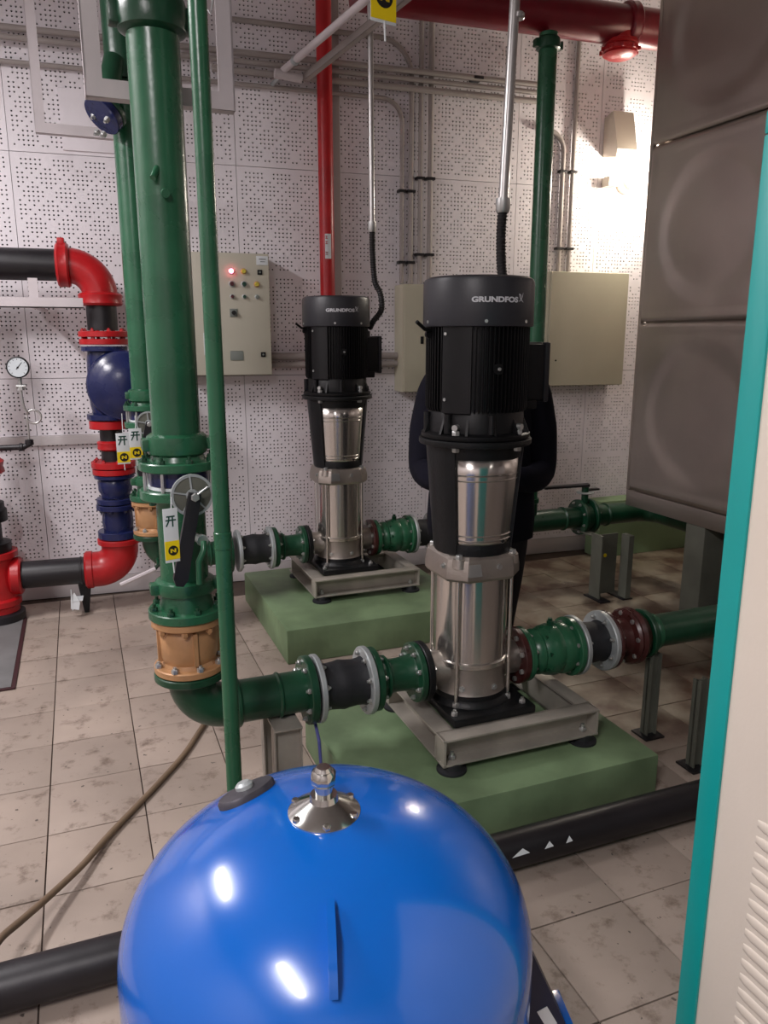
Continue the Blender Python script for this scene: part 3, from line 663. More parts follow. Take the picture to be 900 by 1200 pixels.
# ---------------------------------------------------------------- riser assembly (pipe, butterfly valve, check valve, elbow)
def riser_set(rx, ry, dz, r, who, top, fat=0):
    def z(a): return a+dz
    # vertical pipe from valve to ceiling
    t = thing('riser_pipe', 'thick glossy green vertical pipe '+who, 'pipe', (rx, ry, z(1.165)), 'green riser pipes at the left')
    MB().cyl((rx, ry, z(1.24)), (rx, ry, RH+0.002 if not fat else top+0.05), r, 48).build('pipe', 'green', t)
    if fat: MB().cyl((rx, ry, top+0.09), (rx-0.01, ry, RH+0.002), fat, 40).build('upper_pipe', 'green_dk', t)
    b = MB().lathe([(r+0.002, 1.205), (r+0.016, 1.215), (r+0.020, 1.235), (r+0.016, 1.262), (r+0.004, 1.270)], (rx, ry, dz), Z_, 48)
    for s in (-1, 1): b.box(rx+s*(r+0.015)-0.016, rx+s*(r+0.015)+0.016, ry-0.03, ry+0.03, z(1.222), z(1.256), 0.006)
    b.build('coupling', 'green', t)
    f = MB().disc((rx, ry, z(1.180)), Z_, r+0.044, 0.026).lathe([(r+0.012, 1.19), (r+0.004, 1.21)], (rx, ry, dz), Z_, 40).build('flange', 'green', t)
    MB().boltring((rx, ry, z(1.193)), Z_, r+0.031, 8, 0.010, 0.010, 0.2, 0.010).build('bolt', 'green_dk', f, kind='stuff')
    b = MB().lathe([(r, top), (r+0.018, top+0.01), (r+0.022, top+0.03), (r+0.022, top+0.06), (r+0.018, top+0.08), (r, top+0.09)], (rx, ry, 0), Z_, 48)
    for s in (-1, 1): b.box(rx+s*(r+0.022)-0.018, rx+s*(r+0.022)+0.018, ry-0.025, ry+0.025, top+0.015, top+0.07, 0.006)
    b.build('upper_coupling', 'green_dk', t)
    # butterfly valve
    v = thing('butterfly_valve', 'blue-bodied butterfly valve with black lever '+who, 'valve', (rx, ry, z(1.115)), 'lever butterfly valves on the risers')
    bd = MB().lathe([(r+0.006, 1.122), (r+0.016, 1.124), (r+0.016, 1.163), (r+0.006, 1.166)], (rx, ry, dz), Z_, 40)
    bd.build('body', 'navy', v)
    MB().lathe([(r+0.008, 1.113), (r+0.020, 1.114), (r+0.020, 1.122), (r+0.008, 1.123)], (rx, ry, dz), Z_, 40).build('gasket', 'white', v)
    MB().boltring((rx, ry, z(1.112)), Z_, r+0.031, 8, 0.005, 0.055, 0.2).build('stud', 'bolt', v, kind='stuff')
    # stem towards the viewer side
    sd = Vector((-0.02 if rx > 0.28 else 0.10, -1, 0)).normalized(); st = Vector((rx, ry, z(1.115)))
    hub = st+sd*(r+0.085)
    MB().cyl(st+sd*(r+0.01), hub, 0.016, 16).build('stem', 'navy', v)
    dk = MB(); tt = Vector((-sd.y, sd.x, 0)); R_ = 0.058
    n = 28; ring = []
    # notched disc: rim, hub and ribs
    MB().lathe([(R_-0.006, -0.004), (R_-0.001, -0.003), (R_-0.001, 0.001), (R_-0.006, 0.002)], hub, sd, 36).build('notched_disc', 'support', v)
    dk.lathe([(R_-0.007, 0.001), (R_-0.007, 0.005), (R_, 0.005), (R_, -0.003)], hub, sd, 36, cap=False)
    for k in range(5):
        a = k*2*PI/5+0.4; d = tt*math.cos(a)+Vector((0,0,1))*math.sin(a)
        dk.cyl(hub+sd*0.004+d*0.012, hub+sd*0.004+d*(R_-0.004), 0.003, 6)
    dk.lathe([(0.018, 0.004), (0.016, 0.014)], hub, sd, 20)
    dk.build('disc_rib', 'galv', v, kind='stuff')
    lv = MB(); a = hub+sd*0.018; dn = Vector((-0.20*tt.x, -0.20*tt.y, -1)).normalized() if tt.x > 0 else Vector((0.20*tt.x, 0.20*tt.y, -1)).normalized()
    dn = (dn+Vector((-0.02,0,0))).normalized()
    sv = dn.cross(sd).normalized()
    lv.prism([(-0.016, -0.01), (0.016, -0.01), (0.018, 0.05), (0.020, 0.23), (0.010, 0.25), (-0.010, 0.25), (-0.020, 0.23), (-0.018, 0.05)], a, sv, dn, sd, 0.014)
    lv.build('lever', 'plastic', v)
    MB().bolt(a+sd*0.014, sd, 0.012, 0.008).tube([a+sd*0.016-dn*0.002, a+sd*0.016+tt*0.035+Vector((0,0,0.025))], 0.003, 6).build('lever_bolt', 'bolt', v)
    # spool pipe between valve and check valve
    s_ = thing('spool_pipe', 'short green flanged pipe under the butterfly valve '+who, 'pipe', (rx, ry, z(0.722)), 'green spool pipes under the butterfly valves')
    f = MB().disc((rx, ry, z(1.098)), Z_, r+0.044, 0.028).build('flange', 'green', s_)
    MB().boltring((rx, ry, z(1.084)), (0,0,-1), r+0.031, 8, 0.010, 0.010, 0.2).build('bolt', 'green_dk', f, kind='stuff')
    MB().lathe([(r+0.012, 1.085), (r+0.002, 1.06), (r+0.002, 0.83)], (rx, ry, dz), Z_, 48).build('pipe', 'green', s_)
    b = MB().lathe([(r+0.002, 0.795), (r+0.018, 0.80), (r+0.022, 0.815), (r+0.018, 0.835), (r+0.002, 0.842)], (rx, ry, dz), Z_, 48)
    for s in (-1, 1): b.box(rx+s*(r+0.018)-0.018, rx+s*(r+0.018)+0.018, ry-0.035, ry+0.010, z(0.802), z(0.834), 0.006)
    b.build('coupling', 'green', s_)
    f = MB().disc((rx, ry, z(0.737)), Z_, r+0.044, 0.028).lathe([(r+0.014, 0.745), (r+0.004, 0.80)], (rx, ry, dz), Z_, 40).build('flange', 'green', s_)
    MB().boltring((rx, ry, z(0.751)), Z_, r+0.030, 8, 0.011, 0.012, 0.2, 0.010).build('bolt', 'green_dk', f, kind='stuff')
    # check valve
    c = thing('check_valve', 'tan bronze flanged check valve '+who, 'valve', (rx, ry, z(0.552)), 'tan check valves on the risers')
    MB().lathe([(r+0.018, 0.565), (r+0.010, 0.585), (r+0.018, 0.605), (r+0.020, 0.672), (r+0.010, 0.690), (r+0.018, 0.705)], (rx, ry, dz), Z_, 40).build('body', 'tan', c)
    b = MB()
    for k in range(4):
        a = math.radians(-100+90*k); b.box(-0.006, 0.006, -(r+0.026), -(r+0.006), 0.590, 0.690)
        b.v[-8:] = [Matrix.Translation(Vector((rx, ry, dz))) @ (Matrix.Rotation(math.radians(90*k+6), 4, 'Z') @ v) for v in b.v[-8:]]
    b.build('rib', 'tan', c, kind='stuff')
    for (zz, sgn) in ((0.562, 1), (0.711, -1)):
        f = MB().disc((rx, ry, z(zz)), Z_, r+0.038, 0.022).build('flange', 'tan', c)
        MB().boltring((rx, ry, z(zz+sgn*0.011)), (0,0,sgn), r+0.028, 8, 0.011, 0.013, 0.2, 0.006).build('bolt', 'bolt' if sgn > 0 else 'tan', f, kind='stuff')
    # elbow with run to the pump line
    e = thing('elbow_pipe', 'green elbow pipe below the tan valve '+who, 'pipe', (rx, ry, z(PZ)), 'green elbow pipes at the riser feet')
    f = MB().disc((rx, ry, z(0.537)), Z_, r+0.040, 0.024).build('flange', 'green_dk', e)
    zc = z(PZ); R2 = 0.105; x1 = PX+(rx-0.25)-0.60
    pts = [(rx, ry, z(0.53)), (rx, ry, zc+R2)]+[tuple(p) for p in arc((rx+R2, ry, zc+R2), R2, PI, 1.5*PI, X_, Z_, 12)][1:]+[(rx+R2+0.03, ry, zc)]
    MB().tube(pts, r+0.002, 40).build('elbow', 'green_dk', e)
    MB().disc((rx+R2+0.030, ry, zc), X_, r+0.013, 0.020, 40, 0.006).build('weld_ring', 'green_dk', e)
    MB().disc((x1-0.09, ry, zc), X_, r+0.006, 0.014, 40, 0.005).build('weld_ring', 'green_dk', e)
    MB().cyl((rx+R2+0.02, ry, zc), (x1, ry, zc), r, 40).build('pipe', 'green_dk', e)
    flange_x(x1+0.008, ry, zc, 'green_dk', e, 0.112, 0.026, 8, -1)
    return t, v, hub, sd, tt
RN = riser_set(0.25, 2.25, 0.0, 0.067, 'at the front left', 2.285)
RF = riser_set(0.30, 3.93, 0.025, 0.062, 'at the back left behind it', 2.56, 0.076)
# nipple and plug on the front riser
t = RN[0]
MB().cyl((0.235, 2.19, 1.96), (0.22, 2.165, 1.93), 0.008, 10).cyl((0.25, 2.185, 1.90), (0.25, 2.165, 1.895), 0.011, 10).build('nipple', 'green', t)

def valve_tag(x, y, z, h, label, frame='E', wdt=0.036, yaw=0.0, string=0.03, ratio=0.6):
    t = thing('valve_tag', label, 'tag', (x, y, z))
    c, s = math.cos(yaw), math.sin(yaw)
    def mk(b): b.xf(Matrix.Translation(Vector((x, y, z))) @ Matrix.Rotation(yaw, 4, 'Z')); return b
    hy = h*(1-ratio)
    mk(MB().box(-wdt/2, wdt/2, 0, 0.002, -h, 0, 0.0005)).build('card', 'white', t)
    mk(MB().box(-wdt/2, wdt/2, -0.0008, 0.0, -h+0.008, -h+hy)).build('yellow_panel', 'yellow', t, smooth=False)
    r = wdt*0.34
    mk(MB().lathe([(r, -0.0010), (r, 0)], (0.002, -0.0008, -h+hy*0.55), Y_, 20)).build('roundel', 'black', t, smooth=False)
    b = MB(); k = r*0.16; zc = -h+hy*0.55
    for (a0, b0, a1, b1) in ((-.42, -.4, -.42, .4), (-.42, .4, .42, -.4), (.42, -.4, .42, .4)):
        b.prism([(a0*r-k, b0*r), (a0*r+k, b0*r), (a1*r+k, b1*r), (a1*r-k, b1*r)], (0.002, -0.0021, zc), X_, Z_, Y_, 0.0004)
    mk(b).build('roundel_mark', 'yellow', t, smooth=False)
    # the character for "open"
    if string: mk(MB().tube([(0.004, 0.001, -0.004), (0.006, 0.001, string)], 0.0018, 6)).build('cable_tie', 'white', t)
    if string: mk(MB().tube([(0.0, 0.001, -h+0.004), (0.002, 0.001, -h-0.03)], 0.0018, 6)).build('cable_tie', 'white', t)
    u = wdt*0.36; zz = -h*0.22; th = wdt*0.05
    b = MB()
    def st(a0, b0, a1, b1):
        d = Vector((a1-a0, b1-b0)).normalized(); nn = Vector((-d.y, d.x))*th
        b.add([(a0+nn.x, -0.0008, b0+nn.y+zz), (a1+nn.x, -0.0008, b1+nn.y+zz), (a1-nn.x, -0.0008, b1-nn.y+zz), (a0-nn.x, -0.0008, b0-nn.y+zz)], [[0, 1, 2, 3]])
    st(-u*.8, u*.75, u*.8, u*.75); st(-u, 0.05*u, u, 0.05*u); st(-u*.3, u*.75, -u*.38, -u*.1); st(-u*.38, -u*.1, -u*.9, -u*1.1); st(u*.35, u*.75, u*.35, -u*1.2)
    mk(b).build('character', 'ink', t, smooth=False)
    return t
valve_tag(0.200, 2.055, 1.092, 0.148, 'white and yellow valve tag hanging beside the black lever, front riser', yaw=0.25, string=0.03, wdt=0.040)
h_ = RF[2]
valve_tag(0.172, 3.745, 1.105, 0.145, 'leftmost of two yellow and white tags on the back riser valve', yaw=0.15, wdt=0.058, string=0.09)
valve_tag(0.229, 3.735, 1.125, 0.145, 'right of two yellow and white tags, touching the back lever', yaw=0.15, wdt=0.058, string=0.06)
# thin green pipe in front of the riser
t = thing('thin_pipe', 'thin green vertical pipe standing in front of the front riser', 'pipe', (0.318, 1.95, 0))
MB().cyl((0.318, 1.95, 0.0), (0.318, 1.95, RH+0.002), 0.0215, 24).build('pipe', 'green', t)
MB().disc((0.318, 1.95, 1.02), Z_, 0.0235, 0.05, 24, 0.004).build('union', 'green', t)
MB().disc((0.318, 1.95, 0.005), Z_, 0.045, 0.010, 24).build('foot_plate', 'green_dk', t)
# small drain valve right of the lever
t = thing('small_ball_valve', 'small valve with bent green handle between the lever and thin pipe', 'valve', (0.275, 2.16, 0.95))
MB().cyl((0.265, 2.19, 0.985), (0.285, 2.10, 0.985), 0.012, 12).lathe([(0.016, 0), (0.016, 0.02)], (0.285, 2.115, 0.985), (0.1, -1, 0), 8).build('body', 'bolt', t)
MB().tube([(0.288, 2.085, 0.985), (0.285, 2.07, 0.965), (0.270, 2.07, 0.935), (0.268, 2.07, 0.87)], 0.0085, 10).build('handle', 'green', t)

# ---------------------------------------------------------------- right-hand lines
# near: red oxide joint then green pipe to the right
t = thing('flexible_coupling', 'glossy red-brown flanged coupling between rubber joint and green pipe, right', 'pipe joint', (PX+0.575, PY, PZ))
flange_x(PX+0.583, PY, PZ, 'brown', t, 0.112, 0.016, 8, 1)
MB().lathe([(0.078, 0.0), (0.070, 0.02), (0.070, 0.06), (0.078, 0.075)], (PX+0.591, PY, PZ), X_, 36).build('neck', 'brown', t)
MB().lathe([(0.072, 0.0), (0.100, 0.004), (0.108, 0.014), (0.102, 0.026), (0.110, 0.040), (0.100, 0.054), (0.092, 0.07), (0.070, 0.085)], (PX+0.660, PY, PZ), X_, 40).build('bellows', 'brown', t)
MB().boltring((PX+0.672, PY, PZ), (-1,0,0), 0.092, 8, 0.010, 0.014, 0.2).build('bolt', 'bolt', t, kind='stuff')
t = thing('discharge_pipe', 'green horizontal pipe running right behind the teal-edged cabinet', 'pipe', (2.02, PY, PZ))
MB().cyl((PX+0.745, PY, PZ), (3.9, PY, PZ), 0.064, 40).build('pipe', 'green_dk', t)
MB().disc((PX+0.756, PY, PZ), X_, 0.096, 0.022).build('flange', 'green_dk', t)
MB().disc((PX+0.80, PY, PZ), X_, 0.072, 0.03, 36, 0.008).build('weld_ring', 'green', t)
# far line: tee, header with riser, valve, elbow under the tank
FX, FY, FZ = PX+DV.x, PY+DV.y, PZ+DV.z
t = thing('discharge_header', 'dark green pipe behind the person joining the back riser', 'pipe', (2.0, FY, FZ))
MB().cyl((FX+0.573, FY, FZ), (2.855, FY, FZ), 0.066, 40).build('pipe', 'green_dk', t)
flange_x(FX+0.585, FY, FZ, 'green_dk', t, 0.110, 0.022, 8, 1)
flange_x(2.862, FY, FZ, 'green_dk', t, 0.112, 0.022, 8, -1)
MB().disc((2.74, FY, FZ), X_, 0.074, 0.02, 36, 0.008).build('weld_ring', 'green_dk', t)
MB().lathe([(0.052, 0.04), (0.052, 0.12), (0.060, 0.125), (0.060, 0.15)], (2.495, FY, FZ), Z_, 32).build('branch', 'green_dk', t)
t = thing('riser_pipe', 'dark green vertical pipe at the right between the nearest pump and right beige box', 'pipe', (2.495, FY, FZ+0.15), 'green riser pipes at the left')
del t['group']
MB().cyl((2.495, FY, FZ+0.15), (2.495, FY, 3.125), 0.050, 36).build('pipe', 'green', t)
b = MB().lathe([(0.052, 0.0), (0.064, 0.008), (0.066, 0.03), (0.064, 0.055), (0.052, 0.065)], (2.495, FY, 3.04), Z_, 36)
for s in (-1, 1): b.box(2.495+s*0.068-0.016, 2.495+s*0.068+0.016, FY-0.02, FY+0.02, 3.05, 3.09, 0.005)
b.build('coupling', 'green_dk', t)
v = thing('lever_valve', 'dark green valve with flat black lever right of the person', 'valve', (2.90, FY, FZ))
MB().disc((2.902, FY, FZ), X_, 0.088, 0.055, 36, 0.008).build('body', 'green_dk', v)
MB().cyl((2.902, FY, FZ+0.08), (2.902, FY, FZ+0.19), 0.022, 16).build('stem', 'green_dk', v)
MB().disc((2.902, FY, FZ+0.155), Z_, 0.055, 0.008, 24).build('notched_disc', 'galv', v)
MB().prism([(-0.27, -0.020), (0.02, -0.028), (0.03, 0.028), (-0.27, 0.020)], (2.90, FY, FZ+0.195), (0.97, -0.22, 0.04), (0.22, 0.97, 0), Z_, 0.014).box(2.90, 3.0, FY-0.016, FY+0.016, FZ+0.165, FZ+0.177, 0.003).build('lever', 'plastic', v)
t = thing('elbow_pipe', 'dark green pipe bending to pass under the stainless tank', 'pipe', (3.0, FY, FZ)); 
flange_x(2.942, FY, FZ, 'green_dk', t, 0.112, 0.022, 8, 1)
zc = FZ
pts = [(2.95, FY, zc), (3.30, FY, zc)]+[tuple(p) for p in arc((3.30, FY-0.12, zc), 0.12, PI/2, 0, X_, Y_, 10)][1:]+[(3.42, 2.6, zc)]
MB().tube(pts, 0.066, 36).build('pipe', 'green_dk', t)
MB().disc((3.06, FY, FZ), X_, 0.074, 0.02, 36, 0.008).build('weld_ring', 'green_dk', t)

# ---------------------------------------------------------------- pipe supports
def portal(name, lab, cx, y0, y1, zt, wx=0.04, m='support', plate=True, z0=0.0, top=True, grp=None):
    t = thing(name, lab, 'support', (cx, (y0+y1)/2, z0), grp)
    for y in (y0, y1):
        MB().box(cx-wx/2, cx+wx/2, y-0.004, y+0.004, z0, zt).box(cx-wx/2, cx-wx/2+0.005, y-0.02, y+0.02, z0, zt).box(cx+wx/2-0.005, cx+wx/2, y-0.02, y+0.02, z0, zt).build('post', m, t, smooth=False)
        if plate: MB().box(cx-0.045, cx+0.045, y-0.045, y+0.045, z0, z0+0.008, 0.002).build('foot_plate', 'blackpipe', t)
    if top: MB().box(cx-wx/2, cx+wx/2, y0-0.03, y1+0.03, zt, zt+0.006, 0.001).build('saddle_bar', m, t)
    return t
portal('pipe_support', 'grey steel post support under the green pipe right of the nearest pump', 1.99, 1.95, 2.20, PZ-0.066, 0.045, top=False)
portal('pipe_support', 'grey channel support under the front suction pipe, just behind the blue tank', 0.525, 2.17, 2.33, PZ-0.074, 0.09, 'steel')
t = thing('pipe_support', 'wide grey steel support in front of the flat lever valve', 'support', (2.90, 3.62, 0))
MB().box(2.80, 2.812, 3.60, 3.70, 0.0, 0.395).build('post', 'support', t); MB().box(2.955, 2.99, 3.55, 3.62, 0.0, 0.395).build('post', 'support', t)
MB().box(2.812, 2.955, 3.655, 3.662, 0.02, 0.39).build('web', 'support', t)
MB().box(2.85, 2.90, 3.66, 3.98, 0.350, 0.360, 0.001).build('saddle_bar', 'support', t)
for x in (2.81, 2.97): MB().box(x-0.035, x+0.035, 3.545, 3.715, 0.0, 0.008, 0.001).build('foot_plate', 'blackpipe', t)
MB().disc((2.868, 3.652, 0.26), Y_, 0.012, 0.004, 14, 0.001).build('yellow_mark', 'yellow', t)
portal('pipe_support', 'low grey steel trestle in the dark under the stainless tank', 3.42, 3.28, 3.40, FZ-0.074, 0.10)
# strap hanging from the suction flange to the tank
t = thing('earth_strap', 'thin violet-blue strap hanging from the flange above the blue tank', 'strap', (PX-0.58, PY, PZ-0.11))
MB().tube([(PX-0.575, PY-0.02, PZ-0.108), (PX-0.578, PY-0.075, PZ-0.15), (PX-0.575, PY-0.08, PZ-0.24), (PX-0.56, PY-0.07, 0.16), (PX-0.50, PY-0.065, 0.155)], 0.0055, 8).build('strap', 'strap', t)

# ================================================================== BLACK FLOOR PIPE, HOSE, COVER
t = thing('floor_pipe', 'long black pipe lying across the floor behind the blue tank', 'pipe', (0.3, 1.715, 0.0))
MB().cyl((-1.9, 1.715, 0.062), (2.9, 1.715, 0.062), 0.054, 36).build('pipe', 'blackpipe', t)
for x in (-1.1, 0.42, 2.2): MB().box(x-0.02, x+0.02, 1.67, 1.76, 0.0, 0.02).build('pad', 'rubber', t)
b = MB()
for (px, s) in ((1.08, 0.030), (1.175, 0.016), (1.245, 0.012)):
    a0 = math.radians(195); 
    vs = []
    for (u, v_) in ((-s, 0), (s, 0.03), (s*0.3, 0.34)):
        a = a0+v_; vs.append((px+u, 1.715+0.0546*math.cos(a), 0.062+0.0546*-math.sin(a)*-1*-1 if False else 0.062-0.0546*math.sin(a)))
    b.add(vs, [[0, 1, 2]])
b.build('white_paint_scrap', 'white', t, kind='stuff', smooth=False)
t = thing('hose', 'thin tan hose curving over the floor tiles at the left', 'hose', (-0.1, 2.2, 0))
ctrl = [(0.42, 3.02, 0.012), (0.33, 2.84, 0.012), (0.252, 2.69, 0.012), (0.131, 2.51, 0.012), (-0.018, 2.30, 0.014), (-0.10, 2.15, 0.03), (-0.185, 2.01, 0.055), (-0.245, 1.90, 0.085), (-0.285, 1.81, 0.115), (-0.305, 1.72, 0.127), (-0.33, 1.62, 0.11), (-0.36, 1.50, 0.06), (-0.40, 1.36, 0.012), (-0.5, 1.2, 0.012)]
def smooth_path(c, n=6):
    c = [Vector(p) for p in c]; out = []
    for i in range(len(c)-1):
        p0 = c[max(i-1, 0)]; p1 = c[i]; p2 = c[i+1]; p3 = c[min(i+2, len(c)-1)]
        for k in range(n):
            u = k/n; out.append(0.5*((2*p1)+(p2-p0)*u+(2*p0-5*p1+4*p2-p3)*u*u+(3*p1-p0-3*p2+p3)*u**3))
    out.append(c[-1]); return out
MB().tube(smooth_path(ctrl), 0.010, 12).build('tube', 'hose', t)
t = thing('floor_cover', 'grey floor cover plate with dark edge at the far left', 'cover', (-0.62, 4.0, 0))
MB().box(-0.98, -0.37, 3.56, 4.52, 0.0015, 0.008, 0.001).build('edge_frame', 'maroon', t); MB().box(-0.965, -0.388, 3.575, 4.505, 0.008, 0.011, 0.001).build('plate', 'mat', t)

# ================================================================== BLUE TANK
TX, TY, TZ = 0.284, 0.947, 0.669; TA, TB = 0.300, 0.205
t = thing('pressure_tank', 'big glossy blue domed pressure tank in the foreground', 'tank', (TX, TY, 0))
prof = [(0.001, TZ+TB)]+[(TA*math.sin(u), TZ+TB*math.cos(u)) for u in [PI/2*i/24 for i in range(1, 25)]]
prof = prof+[(TA, 0.40), (TA, 0.32)]+[(TA*math.cos(u), 0.32-0.12*math.sin(u)) for u in [PI/2*i/12 for i in range(1, 12)]]+[(0.001, 0.20)]
MB().lathe(prof, (TX, TY, 0), Z_, 96, cap=False).build('shell', 'blue', t, ang=60)
def tank_n(x, y):
    z = TB*math.sqrt(max(0, 1-(x*x+y*y)/TA/TA)); p = Vector((TX+x, TY+y, TZ+z)); n = Vector((x/TA/TA, y/TA/TA, z/TB/TB)).normalized(); return p, n
f = MB().lathe([(0.048, 0.196), (0.052, 0.198), (0.052, 0.203), (0.048, 0.206), (0.034, 0.214), (0.021, 0.221), (0.019, 0.230)], (TX-0.005, TY-0.005, TZ), Z_, 48).build('top_flange', 'chrome', t)
MB().boltring((TX-0.005, TY-0.005, TZ+0.204), Z_, 0.046, 6, 0.006, 0.006, 0.3).build('bolt', 'chrome', f, kind='stuff')
MB().lathe([(0.013, 0.228), (0.013, 0.246), (0.015, 0.247), (0.015, 0.264), (0.010, 0.272)], (TX-0.005, TY-0.005, TZ), Z_, 24).build('air_valve', 'chrome', t)
MB().lathe([(0.017, 0.246), (0.0185, 0.250), (0.0185, 0.262), (0.015, 0.267), (0.009, 0.267)], (TX-0.005, TY-0.005, TZ), Z_, 8).build('valve_cap', 'chrome', t)
# lifting lug: radial blade facing the camera
cd = Vector((-TX, -TY, 0)).normalized(); cd = (Matrix.Rotation(math.radians(1.0), 3, 'Z') @ cd)
tt = Vector((-cd.y, cd.x, 0)); poly = []
for k in range(9):
    rr_ = 0.158+0.080*k/8; poly.append((rr_, TB*math.sqrt(1-(rr_/TA)**2)-0.004))
poly += [(0.254, 0.125), (0.248, 0.145), (0.215, 0.175), (0.162, 0.184)]
MB().prism(poly, Vector((TX, TY, TZ))-tt*0.005, cd, Vector((0,0,1)), tt, 0.010).build('lifting_lug', 'blue', t)
# oval nameplate boss on the shoulder
p, n = tank_n(-0.093, 0.112)
lx = Vector((0.97, 0.24, 0)); lx = (lx-n*lx.dot(n)).normalized(); ly = n.cross(lx)
mt = Matrix((( lx.x, ly.x, n.x, p.x), (lx.y, ly.y, n.y, p.y), (lx.z, ly.z, n.z, p.z), (0,0,0,1)))
b = MB().lathe([(0.001, 0.0), (1.0, -0.004), (1.0, 0.004), (0.94, 0.008), (0.001, 0.012)], (0,0,0), Z_, 40); b.v = [Vector((v.x*0.047, v.y*0.030, v.z)) for v in b.v]; b.xf(mt)
pl = b.build('oval_plate', 'greyplate', t)
MB().lathe([(0.014, 0.010), (0.014, 0.016), (0.009, 0.020)], (0,0,0), Z_, 16).xf(mt).build('plate_bolt', 'galv', t)
# legs
for k, adeg in enumerate((-14, 106, 226)):
    a = math.radians(adeg); d = Vector((math.cos(a), math.sin(a), 0)); u = Vector((-d.y, d.x, 0))
    o = Vector((TX, TY, 0))
    g = MB().prism([(0.297, 0.615), (0.304, 0.625), (0.372, 0.468), (0.297, 0.468)], o-u*0.035, d, Vector((0,0,1)), u, 0.07).prism([(0.297, 0.468), (0.372, 0.468), (0.372, 0.012), (0.335, 0.012), (0.335, 0.36), (0.297, 0.33)], o-u*0.03, d, Vector((0,0,1)), u, 0.06).build('leg', 'bluedk', t)
    MB().box(-0.055, 0.055, -0.055, 0.055, 0.0, 0.012, 0.003).xf(Matrix.Translation(o+d*0.352) @ Matrix.Rotation(a, 4, 'Z')).build('foot', 'blue', g)
    MB().box(-0.035, 0.040, -0.045, 0.045, 0.448, 0.468, 0.004).xf(Matrix.Translation(o+d*0.345) @ Matrix.Rotation(a, 4, 'Z')).build('bracket_plate', 'blue', g)
    MB().prism([(0.318, 0.512), (0.334, 0.520), (0.352, 0.486), (0.336, 0.478)], o-u*0.0352, d, Vector((0,0,1)), -u, 0.001).build('white_label', 'white', g)

# ================================================================== CREAM CABINET
CX = 0.80
t = thing('control_cabinet', 'tall cream cabinet with teal corner post and louvres at the right edge', 'cabinet', (CX, 0.4, 0))
MB().box(CX+0.004, CX+0.55, -0.70, 0.738, 0.06, 1.772, 0.002).build('side_panel', 'cream', t)
MB().box(CX, CX+0.55, 0.735, 0.772, 0.06, 1.772, 0.004).build('corner_post', 'teal', t)
MB().box(CX, CX+0.55, -0.72, 0.772, 1.772, 1.80, 0.004).build('top_rail', 'teal', t)
MB().box(CX+0.02, CX+0.53, -0.70, 0.75, 0.0, 0.06, 0.004).build('base', 'blackpipe', t)
for k in range(28):
    z = 0.894-k*0.0243
    n = 6; vs = []; fs = []
    for (y, s) in ((0.668, 0.2), (0.656, 1), (0.48, 1), (0.468, 0.2)):
        for i in range(n+1):
            a = PI*i/n; vs.append((CX+0.004-0.003*math.sin(a)*s, y, z+0.0080*math.cos(a)*(0.6+0.4*s)))
    for j in range(3):
        for i in range(n): fs.append([j*(n+1)+i, j*(n+1)+i+1, (j+1)*(n+1)+i+1, (j+1)*(n+1)+i])
    fs.append([i for i in range(n+1)]); fs.append([3*(n+1)+i for i in range(n+1)])
    MB().add(vs, fs).build('louvre', 'cream', t)

# ================================================================== STAINLESS WATER TANK
SX, SY = 3.0, 3.655
t = thing('water_tank', 'huge stainless steel panel water tank at the right, raised on piers', 'tank', (SX, 2.0, 0))
zs = [0.655, 1.62, 2.545, 3.50]; ys = [SY, 2.70, 1.75]
MB().box(SX+0.03, 4.5, 0.9, SY-0.02, 0.60, 3.49).build('inner_shell', 'tankss', t)
for i in range(3):
    for j in range(2):
        z0, z1 = zs[i]+0.004, zs[i+1]-0.004; y1, y0 = ys[j]-0.003, ys[j+1]+0.003
        n = 40; vs = []; fs = []
        for a_ in range(n+1):
            for c_ in range(n+1):
                u_, v_ = a_/n, c_/n; y = y0+(y1-y0)*u_; z = z0+(z1-z0)*v_
                e_ = min(u_, v_, 1-u_, 1-v_); rim = -0.006*max(0.0, 1-abs(e_-0.03)/0.02)
                rd_ = math.hypot(u_-0.5, v_-0.5)/0.42
                dome = 0.016*(0.5+0.5*math.cos(PI*min(1, max(0, (rd_-0.72)/0.28)))) if rd_ < 1 else 0
                vs.append((SX+dome+rim, y, z))
        for a_ in range(n):
            for c_ in range(n): k = a_*(n+1)+c_; fs.append([k, k+1, k+n+2, k+n+1])
        g = MB().add(vs, fs).build('tank_panel', 'tankss', t, ang=60)
        sm = g.modifiers.new('solidify', 'SOLIDIFY'); sm.thickness = 0.003
MB().box(SX-0.004, 4.5, 0.9, SY+0.004, 0.562, 0.655, 0.004).build('base_band', 'tankss', t)
MB().box(SX-0.005, SX+0.02, SY-0.018, SY+0.005, 0.655, 3.50, 0.003).build('corner_angle', 'tankss', t)
MB().box(3.0, 4.45, 3.02, 3.16, 0.0, 0.562, 0.01).build('pier', 'support', t); MB().box(3.0, 4.45, 1.4, 1.55, 0.0, 0.562, 0.01).build('pier', 'support', t)
MB().box(3.6, 4.45, 3.5, 3.64, 0.0, 0.562, 0.01).build('pier', 'support', t)

